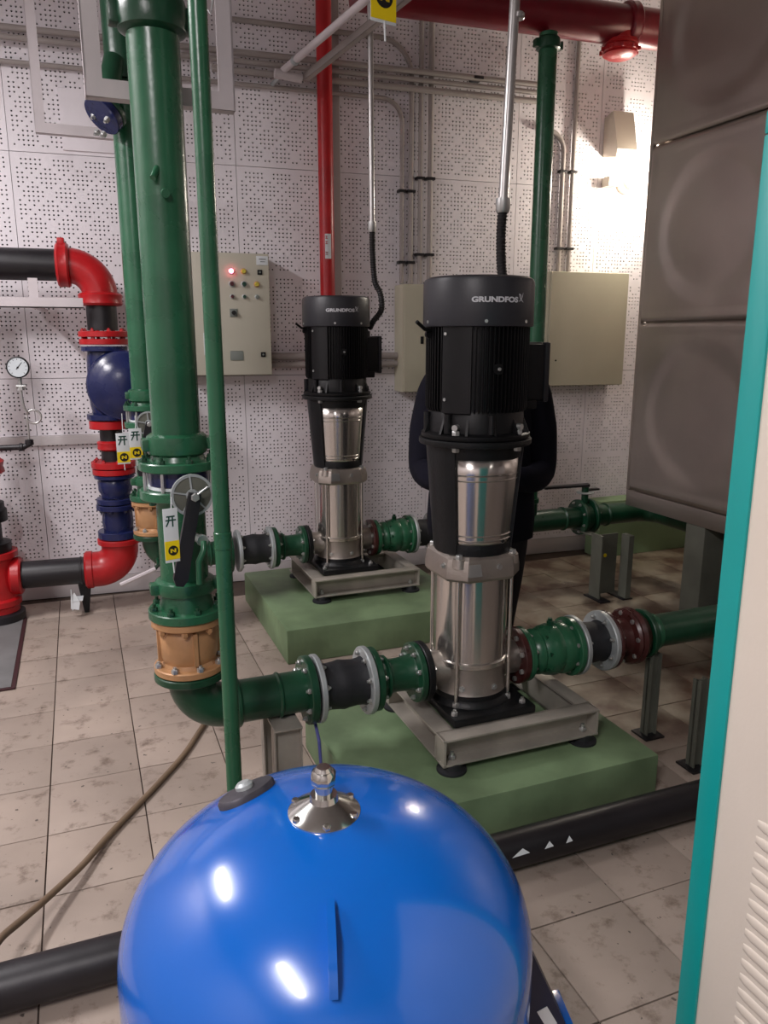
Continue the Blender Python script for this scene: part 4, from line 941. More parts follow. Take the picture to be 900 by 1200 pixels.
# ================================================================== RED AND BLACK LINE AT THE LEFT (room grid)
AX, AY = -0.165, 4.50
def grooved(t, o, axis, r, name='coupling', m='red', w_=0.07, ex=0.028, parent=None):
    ax = Vector(axis); o = Vector(o); h = w_/2
    b = MB().lathe([(r, -h), (r+ex*0.7, -h+0.004), (r+ex, -h*0.6), (r+ex*0.85, 0), (r+ex, h*0.6), (r+ex*0.7, h-0.004), (r, h)], o, ax, 40)
    return b.build(name, m, t)
t = thing('fire_main', 'thick black horizontal pipe with red elbow at the left', 'pipe', (AX, AY, 1.90), frame='W')
MB().cyl((-2.3, AY, 1.905), (AX-0.12, AY, 1.905), 0.080, 40).build('pipe', 'blackpipe', t)
e = MB().tube([(AX-0.17, AY, 1.905), (AX-0.15, AY, 1.905)]+[tuple(p) for p in arc((AX-0.15, AY, 1.905-0.15), 0.15, PI/2, 0, X_, Z_, 12)][1:]+[(AX, AY, 1.735)], 0.090, 40).build('elbow', 'red', t)
grooved(t, (AX-0.17, AY, 1.905), X_, 0.085); c = grooved(t, (AX, AY, 1.735), Z_, 0.085)
MB().box(AX-0.19, AX-0.155, AY-0.03, AY+0.03, 1.905+0.10, 1.905+0.135, 0.006).build('clamp_lug', 'red', t)
MB().cyl((AX, AY, 1.735), (AX, AY, 1.575), 0.078, 40).build('drop_pipe', 'blackpipe', t)
def flange_z(t, x, y, z, R, m, th=0.03, bolts=8, sgn=1, name='flange', bm_='bolt'):
    f = MB().disc((x, y, z), Z_, R, th).build(name, m, t)
    if bolts: MB().boltring((x, y, z+sgn*th/2), (0,0,sgn), R*0.84, bolts, 0.010, 0.010, 0.3, 0.006).build('bolt', bm_, f, kind='stuff')
    return f
t = thing('swing_check_valve', 'dark blue round-bodied valve below the red flange, left wall', 'valve', (AX, AY, 1.10), frame='W')
flange_z(t, AX, AY, 1.555, 0.128, 'red', 0.03, 8, 1, 'red_flange', 'red'); flange_z(t, AX, AY, 1.515, 0.126, 'red', 0.03, 8, 1, 'red_flange', 'red')
flange_z(t, AX, AY, 1.478, 0.120, 'navy', 0.025, 0)
MB().lathe([(0.085, 1.13), (0.095, 1.18), (0.10, 1.30), (0.095, 1.42), (0.088, 1.47)], (AX, AY, 0), Z_, 36).build('body', 'navy', t)
MB().lathe([(0.182, -0.02), (0.188, 0.0), (0.188, 0.02), (0.180, 0.032), (0.165, 0.036), (0.14, 0.062), (0.09, 0.085), (0.04, 0.095), (0.001, 0.097)], (AX+0.085, AY-0.085, 1.285), (0, -1, 0), 48).cyl((AX+0.085, AY-0.07, 1.285), (AX+0.085, AY+0.08, 1.285), 0.13, 32).build('round_bonnet', 'navy', t)
flange_z(t, AX, AY, 1.115, 0.118, 'navy', 0.03, 0)
t = thing('pipe_spool', 'black pipe piece with red couplings under the round blue valve', 'pipe', (AX, AY, 0.81), frame='W')
flange_z(t, AX, AY, 1.072, 0.110, 'red', 0.045, 0, 1, 'coupling'); MB().cyl((AX, AY, 1.05), (AX, AY, 0.86), 0.060, 32).build('pipe', 'blackpipe', t)
grooved(t, (AX, AY, 0.955), Z_, 0.060, w_=0.055, ex=0.018)
flange_z(t, AX, AY, 0.850, 0.118, 'red', 0.035, 8, 1, 'flange', 'red'); flange_z(t, AX, AY, 0.812, 0.114, 'red', 0.03, 0, 1, 'flange')
t = thing('strainer', 'dark blue ribbed flanged joint between red flange and red elbow', 'valve', (AX, AY, 0.42), frame='W')
flange_z(t, AX, AY, 0.784, 0.108, 'navy', 0.022, 0)
MB().lathe([(0.078, 0.775), (0.092, 0.755), (0.090, 0.70), (0.080, 0.685), (0.078, 0.665)], (AX, AY, 0), Z_, 36).lathe([(0.080, 0.60), (0.085, 0.52), (0.078, 0.47)], (AX, AY, 0), Z_, 36).build('body', 'navy', t)
flange_z(t, AX, AY, 0.645, 0.105, 'navy', 0.03, 0); flange_z(t, AX, AY, 0.610, 0.110, 'navy', 0.03, 8, -1, 'flange', 'navy'); flange_z(t, AX, AY, 0.452, 0.112, 'navy', 0.04, 0)
t = thing('bottom_pipe', 'black pipe low along the wall with red elbow at its right end', 'pipe', (AX, AY, 0.25), frame='W')
MB().tube([(AX, AY, 0.43), (AX, AY, 0.37)]+[tuple(p) for p in arc((AX-0.12, AY, 0.25+0.12), 0.12, 0, -PI/2, X_, Z_, 12)][1:]+[(AX-0.17, AY, 0.25)], 0.100, 36).build('elbow', 'red', t)
flange_z(t, AX, AY, 0.412, 0.118, 'red', 0.03, 0, 1, 'flange')
MB().cyl((AX-0.15, AY, 0.25), (-0.70, AY, 0.25), 0.076, 36).build('pipe', 'blackpipe', t)
MB().disc((-0.38, AY, 0.25), X_, 0.079, 0.012, 36, 0.003).build('weld_ring', 'blackpipe', t); MB().disc((AX-0.17, AY, 0.25), X_, 0.106, 0.05, 36, 0.01).build('flange', 'red', t)
t = thing('red_valve', 'red flanged tee at the far left with dark joints stacked above', 'valve', (-0.82, AY, 0), frame='W')
MB().lathe([(0.105, 0.0), (0.105, 0.09), (0.118, 0.10), (0.118, 0.13), (0.10, 0.14), (0.098, 0.20), (0.106, 0.25), (0.098, 0.31), (0.10, 0.36), (0.122, 0.37), (0.122, 0.40)], (-0.82, AY, 0), Z_, 40).build('body', 'red', t)
MB().disc((-0.715, AY, 0.25), X_, 0.105, 0.06, 36, 0.01).build('side_flange', 'red', t)
MB().lathe([(0.115, 0.40), (0.115, 0.45), (0.075, 0.46), (0.075, 0.56), (0.110, 0.57), (0.110, 0.63), (0.10, 0.64), (0.10, 0.67), (0.07, 0.68), (0.075, 0.82)], (-0.84, AY, 0), Z_, 36).build('dark_joint', 'blackiron', t)
grooved(t, (-0.84, AY, 0.865), Z_, 0.072, w_=0.09, ex=0.05)
MB().cyl((-0.84, AY, 0.91), (-0.84, AY, 1.822), 0.06, 32).build('pipe', 'blackpipe', t)
MB().lathe([(0.13, 0), (0.13, 0.05), (0.11, 0.06)], (-0.82, AY, 0), Z_, 36).build('foot', 'blackpipe', t)
# bracket angle below the black main
t = thing('angle_bracket', 'white angle bar under the thick black pipe on the wall', 'bracket', (-0.6, AY, 1.70), frame='W')
MB().box(-2.2, AX-0.082, AY-0.13, AY-0.125, 1.685, 1.735).box(-2.2, AX-0.082, AY-0.13, AY-0.08, 1.685, 1.690).build('bar', 'strut', t, smooth=False)
MB().box(-0.50, -0.455, AY-0.12, AY-0.115, 1.735, 1.83).build('upright', 'strut', t, smooth=False)
for x in (-1.5, -0.48): MB().box(x-0.02, x+0.02, AY-0.125, WALL-0.002, 1.685, 1.690).build('arm', 'strut', t, smooth=False)
# pressure gauge with siphon
t = thing('pressure_gauge', 'round white-faced pressure gauge on a thin looped pipe at the left', 'gauge', (-0.60, AY, 1.0), frame='W')
gx, gz = -0.598, 1.385
MB().lathe([(0.052, 0.0), (0.056, 0.003), (0.056, 0.028), (0.050, 0.030), (0.048, 0.025)], (gx, AY-0.01, gz), (0,-1,0), 36, cap=True).build('case', 'blackiron', t)
MB().lathe([(0.049, 0.0), (0.049, 0.002)], (gx, AY-0.036, gz), (0,-1,0), 36).build('dial', 'glass', t)
MB().prism([(-0.002, -0.012), (0.002, -0.012), (0.001, 0.034), (-0.001, 0.034)], (gx, AY-0.0395, gz), (0.77, 0, -0.64), (0.64, 0, 0.77), (0, 1, 0), 0.001).lathe([(0.005, 0), (0.005, 0.002)], (gx, AY-0.038, gz), (0,-1,0), 12).build('needle', 'black', t, smooth=False)
b = MB()
for k in range(11): 
    a = math.radians(225-27*k); b.prism([(0.038, -0.0012), (0.045, -0.0012), (0.045, 0.0012), (0.038, 0.0012)], (gx, AY-0.0385, gz), (math.cos(a), 0, math.sin(a)), (-math.sin(a), 0, math.cos(a)), (0,1,0), 0.0004)
b.build('dial_tick', 'black', t, kind='stuff', smooth=False)
MB().cyl((gx, AY, gz-0.055), (gx, AY, gz-0.12), 0.010, 12).cyl((gx-0.02, AY, gz-0.10), (gx+0.025, AY, gz-0.10), 0.012, 12).lathe([(0.018, 0), (0.018, 0.02)], (gx, AY, gz-0.12), Z_, 6).build('cock', 'bolt', t)
MB().tube(smooth_path([(gx, AY, gz-0.12), (gx+0.005, AY, gz-0.2), (gx+0.02, AY+0.005, gz-0.24)], 4)+[tuple(p) for p in arc((gx+0.048, AY+0.01, gz-0.262), 0.036, PI*0.9, -PI*1.05, X_, Z_, 24)]+[(gx+0.014, AY+0.02, gz-0.31), (gx+0.012, AY+0.02, gz-0.39)], 0.006, 10).build('siphon', 'conduit', t)
MB().tube([(gx+0.012, AY+0.02, gz-0.385), (gx+0.012, AY+0.02, gz-0.41), (gx-0.02, AY+0.02, gz-0.425), (-0.775, AY+0.02, gz-0.425)], 0.016, 12).disc((gx+0.012, AY+0.02, gz-0.40), Z_, 0.022, 0.03, 16).disc((gx-0.03, AY+0.02, gz-0.425), X_, 0.022, 0.02, 16).build('branch_pipe', 'blackpipe', t)
# clutter on floor below the low pipe
t = thing('pipe_stand', 'small black stand with white tag under the low black pipe', 'support', (-0.40, AY-0.02, 0), frame='W')
MB().prism([(-0.012, 0), (0.012, 0), (0.035, 0.17), (-0.035, 0.17)], (-0.37, AY-0.01, 0), (1,0,0), Z_, Y_, 0.05).build('wedge', 'blackiron', t)
MB().prism([(-0.03, 0.0), (0.012, -0.01), (0.02, 0.03), (-0.005, 0.09), (-0.025, 0.07)], (-0.415, AY-0.10, 0.06), (1,0,0), (0,0.1,1), Y_, 0.002).box(-0.438, -0.434, AY-0.10, AY-0.09, 0.05, 0.17).box(-0.44, -0.38, AY-0.098, AY-0.012, 0.10, 0.104).build('white_tag', 'white', t, smooth=False)
t = thing('lever_bar', 'pale flat metal lever sticking out by the back riser foot', 'lever', (0.19, 3.6, 0.44))
MB().tube([(0.108, 3.60, 0.420), (0.270, 3.62, 0.474)], 0.011, 8).build('bar', 'strut', t)
MB().tube([(0.265, 3.62, 0.472), (0.29, 3.68, 0.475), (0.30, 3.862, 0.452)], 0.009, 10).build('stem', 'green_dk', t)

# ================================================================== WALL THINGS (room grid)
def enclosure(name, lab, x0, x1, z0, z1, d, m, cat='box'):
    t = thing(name, lab, cat, ((x0+x1)/2, WALL-d, z0), frame='W')
    MB().box(x0, x1, WALL-d, WALL-0.002, z0, z1, 0.004).build('body', m, t)
    dr = MB().box(x0+0.004, x1-0.004, WALL-d-0.018, WALL-d-0.002, z0+0.004, z1-0.004, 0.004).build('door', m, t)
    return t, dr
t, dr = enclosure('switch_cabinet', 'beige control panel with red pilot lamp on the back wall', 0.26, 0.765, 1.32, 2.01, 0.17, 'beige', 'panel')
fy = WALL-0.17-0.018
def W_at(px, pz): return (px, fy, pz)
def round_dev(name, x, z, r, m, ring='galv', L_=0.018):
    q = MB().lathe([(r*1.35, 0), (r*1.35, 0.004), (r, 0.006)], (x, fy, z), (0,-1,0), 20).build(name, ring, t)
    MB().lathe([(r, 0.004), (r, L_*0.7), (r*0.8, L_)], (x, fy, z), (0,-1,0), 20).build('lens', m, q)
    return q
sx = 0.0655
r0, r1, r2 = 1.908, 1.838, 1.768
round_dev('red_pilot_lamp', 0.545, r0, 0.013, 'redled'); round_dev('pilot_lamp', 0.615, r0, 0.013, 'ylens', 'tan')
round_dev('pilot_lamp', 0.395, r1, 0.013, 'glens'); round_dev('push_button', 0.545, r1, 0.013, 'rlens'); round_dev('push_button', 0.615, r1, 0.013, 'glens'); round_dev('pilot_lamp', 0.688, r1, 0.013, 'ylens', 'tan')
round_dev('selector_knob', 0.395, r2, 0.011, 'glens'); round_dev('selector_knob', 0.545, r2, 0.010, 'rlens'); round_dev('selector_knob', 0.615, r2, 0.010, 'glens'); round_dev('selector_knob', 0.688, r2, 0.010, 'greylab')
for (x, z) in ((0.708, 1.905), (0.712, 1.44)):
    q = MB().box(x-0.014, x+0.014, fy-0.006, fy, z-0.014, z+0.014, 0.002).build('door_lock', 'blackiron', t); MB().lathe([(0.006, 0), (0.006, 0.003)], (x, fy-0.006, z), (0,-1,0), 10).build('keyhole', 'greylab', q)
q = MB().box(0.527, 0.571, fy-0.006, fy, 1.655, 1.70, 0.002).build('selector_switch', 'greylab', t); MB().lathe([(0.013, 0.0), (0.012, 0.02)], (0.549, fy-0.006, 1.678), (0,-1,0), 8).build('knob', 'black', q)
MB().box(0.520, 0.595, fy-0.003, fy, 1.408, 1.462, 0.004).build('rating_plate', 'greylab', t)
q = MB().box(0.690, 0.757, fy-0.004, fy, 1.945, 1.995, 0.001).build('white_label', 'white', t); MB().box(0.705, 0.745, fy-0.0046, fy-0.004, 1.975, 1.979).box(0.712, 0.740, fy-0.0046, fy-0.004, 1.962, 1.965).build('label_line', 'black', q, smooth=False)
MB().box(0.372, 0.42, fy-0.003, fy, 1.44, 1.565, 0.001).build('paper_label', 'white', t)
MB().box(0.376, 0.416, fy-0.0036, fy-0.003, 1.52, 1.558).build('label_print', 'greylab', t, smooth=False)

t, dr = enclosure('junction_box', 'beige wall box seen between the two pumps, left of the nearest', 1.59, 2.02, 1.20, 1.86, 0.17, 'beige2')
MB().box(1.70, 1.72, fy-0.006, fy, 1.50, 1.545, 0.002).build('latch', 'blackiron', t)
t, dr = enclosure('junction_box', 'larger plain beige wall box right of the nearest pump', 2.60, 3.19, 1.22, 1.96, 0.17, 'beige2')
MB().lathe([(0.006, 0), (0.006, 0.003)], (2.66, fy, 1.39), (0,-1,0), 10).build('keyhole', 'blackiron', t)

def wall_conduit(lab, pts, r=0.0125, m='pvc', clips=(), grp='grey conduits clipped to the wall'):
    t = thing('conduit', lab, 'conduit', pts[-1], frame='W')
    MB().tube(pts, r, 12).build('tube', m, t)
    for c in clips: MB().box(c[0]-r*1.8, c[0]+r*1.8, c[1]-r*1.3, WALL-0.001, c[2]-0.008, c[2]+0.008, 0.002).build('clip', 'blackpipe', t)
    return t
yc = WALL-0.031
def bendR(x0, z, xb, zb, R=0.13):   # from left along x at z, then bends down at xb to zb
    return [(x0, yc, z), (xb-R, yc, z)]+[tuple(p) for p in arc((xb-R, yc, z-R), R, PI/2, 0, X_, Z_, 8)][1:]+[(xb, yc, zb)]
wall_conduit('wall conduit bending down left of the three-conduit row above the beige box', bendR(-2.3, 2.935, 1.625, 1.87), 0.013, clips=((1.625, yc, 2.42), (1.625, yc, 2.0)))
wall_conduit('first straight conduit from the left above the beige box between pumps', bendR(0.55, 3.26, 1.685, 1.87, 0.2), 0.0145, clips=((1.685, yc, 2.42), (1.685, yc, 2.0)))
wall_conduit('second vertical conduit above the beige box between the pumps', [(1.745, yc, RH), (1.745, yc, 1.87)], 0.0145, clips=((1.745, yc, 2.5), (1.745, yc, 2.05)))
wall_conduit('third and rightmost vertical conduit above the beige box between pumps', [(1.81, yc, RH), (1.81, yc, 1.87)], 0.016, clips=((1.81, yc, 2.5), (1.81, yc, 2.05)))
yc = WALL-0.068
wall_conduit('upper of the long horizontal conduits crossing high on the wall', [(RX0+.01, yc, 3.085), (2.56, yc, 3.085)], 0.017, clips=((0.25, yc, 3.085), (2.1, yc, 3.085)))
wall_conduit('middle long horizontal conduit crossing high on the wall', [(RX0+.01, yc, 3.04), (2.56, yc, 3.04)], 0.015)
wall_conduit('lower long horizontal conduit crossing high on the wall', [(0.5, yc, 2.99), (2.5, yc, 2.99)], 0.018)
yc = WALL-0.022
wall_conduit('beige conduit with top bend just right of the dark green riser', [(2.55, yc, 2.84), (2.62, yc, 2.84)]+[tuple(p) for p in arc((2.62, yc, 2.72), 0.12, PI/2, 0, X_, Z_, 8)][1:]+[(2.74, yc, 1.965)], 0.015, 'pvc', clips=((2.74, yc, 2.6), (2.74, yc, 2.12)))
wall_conduit('straight beige conduit running down to the larger beige box', [(2.815, yc, RH), (2.815, yc, 1.965)], 0.015, 'pvc', clips=((2.815, yc, 2.6), (2.815, yc, 2.12)))
t = thing('cable_trunking', 'narrow flat grey trunking just right of the red vertical pipe', 'trunking', (1.215, WALL, 0.2), frame='W')
MB().box(1.195, 1.240, WALL-0.012, WALL-0.001, 0.12, RH, 0.002).build('channel', 'pvc', t)
wall_conduit('upper grey conduit running between the control panel and beige box', [(0.77, WALL-0.06, 1.425), (1.588, WALL-0.06, 1.425)], 0.022, 'pvc')
wall_conduit('lower grey conduit running between the control panel and beige box', [(0.77, WALL-0.06, 1.375), (1.588, WALL-0.06, 1.375)], 0.020, 'pvc')

t = thing('red_sprinkler_pipe', 'slim red vertical pipe with a white sticker behind the back pump', 'pipe', (1.13, 4.70, 0), frame='W')
MB().cyl((1.125, 4.70, 0.0), (1.125, 4.70, RH), 0.044, 32).build('pipe', 'red', t)
# sticker
vs = []; fs = []
for zz in (1.995, 2.135):
    for k in range(7): a = math.radians(-118+k*8); vs.append((1.125+0.0448*math.cos(a), 4.70+0.0448*math.sin(a), zz))
for k in range(6): fs.append([k, k+1, 8+k, 7+k])
st = MB().add(vs, fs).build('sticker', 'white', t)
b = MB()
for k in range(4):
    zz = 2.115-k*0.03
    if k == 2: continue
    for (dx, dz, w_, h_) in ((-0.008, 0.004, 0.016, 0.003), (-0.008, -0.008, 0.016, 0.003), (-0.002, -0.009, 0.003, 0.018)):
        b.box(1.112+dx, 1.112+dx+w_, 4.6535, 4.6545, zz+dz, zz+dz+h_)
b.build('sticker_character', 'red', t, kind='stuff', smooth=False)
# large red main at the top with end elbow
RZ, RYp = 3.235, 4.15
t = thing('red_main_pipe', 'large dark red horizontal pipe across the top right', 'pipe', (2.9, RYp, RZ), frame='W')
MB().cyl((1.15, RYp, RZ), (3.9, RYp, RZ), 0.100, 40).build('pipe', 'dkred', t)
grooved(t, (2.735, RYp, RZ), X_, 0.100, m='dkred', w_=0.07, ex=0.022)
MB().lathe([(0.085, 0.0), (0.085, 0.08), (0.098, 0.085), (0.100, 0.10), (0.092, 0.108), (0.100, 0.115), (0.100, 0.135), (0.09, 0.142), (0.094, 0.150), (0.07, 0.165), (0.001, 0.168)], (2.695, RYp, RZ), (0,0,-1), 40).build('end_cap', 'red', t)
b = MB().boltring((2.695, RYp, RZ-0.12), (0,0,-1), 0.104, 10, 0.010, 0.02, 0.1); b.build('cap_bolt', 'red', t, kind='stuff')
for x in (1.4, 3.3): MB().cyl((x, RYp, RZ+0.09), (x, RYp, RH+0.002), 0.007, 8).build('hanger_rod', 'galv', t)
# wall lamp and horn box at right
t = thing('wall_speaker', 'beige wedge-shaped wall speaker above the glowing lamp', 'speaker', (3.13, WALL-0.1, 2.75), frame='W')
MB().prism([(0, 0.03), (0.0, 0.27), (-0.10, 0.29), (-0.17, 0.05), (-0.16, 0.0)], (3.045, WALL-0.002, 2.68), Y_, Z_, X_, 0.15).build('body', 'lampbody', t, smooth=False)
t = thing('bulkhead_lamp', 'glowing bulb in a small wall fitting beside the stainless tank', 'lamp', (3.28, WALL-0.05, 2.5), frame='W')
MB().box(3.05, 3.13, WALL-0.09, WALL-0.001, 2.52, 2.58, 0.004).build('bracket', 'lampbody', t)
MB().lathe([(0.06, 0), (0.06, 0.03), (0.035, 0.05), (0.03, 0.08)], (3.22, WALL-0.002, 2.55), (0,-1,0), 24).box(3.11, 3.2, WALL-0.05, WALL-0.02, 2.54, 2.56).build('socket', 'lampbody', t)
MB().lathe([(0.02, 0.07), (0.035, 0.09), (0.042, 0.12), (0.035, 0.15), (0.015, 0.165), (0.001, 0.167)], (3.22, WALL, 2.55), (0,-1,0), 24).build('bulb', 'lampglow', t)
bo.location = (3.22, WALL-0.235, 2.55)

# ================================================================== OVERHEAD
def flexcable(name, lab, top, bot, path, r1=0.014, r2=0.016, frame='E'):
    t = thing(name, lab, 'conduit', bot, frame=frame)
    MB().cyl(bot, top, r1, 20).build('steel_tube', 'conduit', t)
    MB().lathe([(r1*1.5, 0), (r1*1.5, 0.04), (r1*1.2, 0.05)], bot, (0,0,-1), 16).build('connector', 'bolt', t)
    pts = smooth_path(path, 10); n = len(pts); out = []; rr_ = []
    # corrugation
    L_ = [0]
    for i in range(1, n): L_.append(L_[-1]+(pts[i]-pts[i-1]).length)
    m_ = int(L_[-1]/0.006)
    j = 0
    for k in range(m_+1):
        s = L_[-1]*k/m_
        while j < n-2 and L_[j+1] < s: j += 1
        u = (s-L_[j])/max(1e-6, L_[j+1]-L_[j]); out.append(pts[j].lerp(pts[j+1], min(1, u))); rr_.append(r2*(1.0 if k % 2 else 0.84))
    MB().tube(out, r2, 12, rr=rr_).build('corrugated_hose', 'flex', t)
    return t
c2x, c2y = FX, FY
flexcable('motor_conduit', 'silver conduit ending in black flexible hose above the back pump', (1.445, 3.86, RH), (1.455, 3.86, 2.11), [(1.455, 3.86, 2.09), (1.458, 3.86, 1.95), (1.47, 3.86, 1.82), (1.50, 3.86, 1.76), (1.51, 3.87, 1.68), (1.475, 3.90, 1.62), (FX+0.187, FY, 1.585)], 0.014, 0.016)
t = flexcable('motor_conduit', 'thicker silver conduit with black hose behind the nearest pump top', (1.555, 2.62, RH), (1.500, 2.62, 2.03), [(1.500, 2.62, 2.01), (1.490, 2.61, 1.90), (1.480, 2.58, 1.78), (1.47, 2.52, 1.66), (1.42, 2.40, 1.59), (PX+0.185, PY+0.06, 1.575)], 0.018, 0.019)
MB().lathe([(0.019, 0), (0.024, 0.004), (0.024, 0.018), (0.019, 0.022)], (1.535, 2.62, 2.62), Z_, 16).build('collar', 'conduit', t)
# hangers
def hanger(lab, xl, xr, y, zb, w_=0.045, m='strut'):
    t = thing('pipe_hanger', lab, 'hanger', ((xl+xr)/2, y, zb), 'white U-shaped angle iron pipe hangers')
    for (x, s) in ((xl, 1), (xr, -1)):
        MB().prism([(0, 0), (w_*s, 0.0), (w_*s, RH-zb), (0, RH-zb), (0, w_*0.0)], (x, y, zb), X_, Z_, Y_, 0.005).box(x, x+0.005*s, y, y+0.04, zb, RH).build('upright', m, t, smooth=False)
    MB().box(xl+0.004, xr-0.004, y-0.003, y+0.001, zb-0.0, zb+w_, 0).box(xl+0.004, xr-0.004, y, y+0.04, zb, zb+0.005).build('bottom_bar', m, t, smooth=False)
    return t
hanger('white angle-iron hanger hugging the front green riser near the top', 0.080, 0.475, 2.345, 2.155)
hanger('farther white angle-iron hanger high at the top left by the wall', -0.09, 0.60, 4.25, 2.48)
# diagonal strut and pole
t = thing('strut_rail', 'slanting pale strut rail reaching from the wall over the red pipe', 'rail', (1.2, 4.4, 2.95), frame='E')
a = Vector((1.17, 4.45, 2.945)); bq = Vector((1.44, 3.0, 3.04))
MB().tube([a, a.lerp(bq, 1.0)], 0.019, 14).build('pole', 'strut', t)
MB().disc(a.lerp(bq, 0.10), (bq-a), 0.024, 0.03, 14).build('joint', 'galv', t)
a2 = a+Vector((0.11, 0, -0.02)); b2 = bq+Vector((0.13, 0, 0.0))
d = (b2-a2); L_ = d.length; d.normalize(); u = Vector((1,0,0)); vv = d.cross(u).normalized()
MB().prism([(0, -0.018), (L_, -0.018), (L_, 0.018), (0, 0.018)], a2, d, vv, u, 0.004).prism([(0, 0), (L_, 0), (L_, 0.03), (0, 0.03)], a2-vv*0.018, d, u, vv, 0.004).prism([(0, 0), (L_, 0), (L_, 0.03), (0, 0.03)], a2+vv*0.016, d, u, vv, 0.004).build('slotted_rail', 'pvc', t, smooth=False)
MB().cyl(a-Vector((0.05, 0, 0.02)), a+Vector((0.10, 0.0, -0.03)), 0.024, 12).build('end_cap', 'strut', t)
MB().cyl(a+Vector((0, 0.05, 0)), (1.17, 4.70, 2.945), 0.012, 10).build('wall_arm', 'galv', t)
MB().cyl(bq+Vector((0, 0.03, 0)), (1.435, 3.03, RH), 0.006, 10).build('hanger_rod', 'galv', t)
MB().cyl(b2+Vector((0, 0.03, 0)), (1.565, 3.03, RH), 0.006, 10).build('hanger_rod', 'galv', t)
# yellow tag at the top
t = valve_tag(0.865, 2.20, 2.515, 0.135, 'yellow tag with black roundel hanging at the top of the picture', wdt=0.083, yaw=0.2, string=0.0, ratio=0.12)
MB().cyl((0.865, 2.20, 2.51), (0.865, 2.20, RH), 0.002, 6).build('string', 'white', t); MB().cyl((0.868, 2.20, 2.385), (0.870, 2.20, 2.335), 0.003, 8).build('pin', 'white', t)
# blue valve on the branch at the top left
t = thing('branch_valve', 'blue valve flange bolted to green flange high behind the risers', 'valve', (0.18, 3.90, 2.55))
MB().tube([(0.262, 3.88, 2.72), (0.235, 3.84, 2.62), (0.217, 3.792, 2.495)], 0.045, 28).build('branch', 'green_dk', t)
ax_ = Vector((-0.62, -0.35, -0.70)).normalized(); p = Vector((0.215, 3.79, 2.49))
f = MB().disc(p, ax_, 0.085, 0.022).build('flange', 'green_dk', t); MB().boltring(p-ax_*0.012, -ax_, 0.07, 8, 0.010, 0.012).build('bolt', 'green_dk', f, kind='stuff')
f = MB().disc(p+ax_*0.030, ax_, 0.085, 0.032).build('valve_body', 'navy', t); MB().boltring(p+ax_*0.046, ax_, 0.07, 6, 0.013, 0.016, 0.3, 0.01).build('bolt', 'bolt', f, kind='stuff')
# paint drips / wire hook top
t = thing('wire_hook', 'small white wire hook hanging at the top left', 'hook', (0.45, 2.6, 2.45))
MB().tube([(0.47, 2.6, RH), (0.47, 2.6, 2.52), (0.462, 2.6, 2.485), (0.452, 2.6, 2.50), (0.452, 2.6, 2.56)], 0.0025, 8).build('wire', 'white', t)

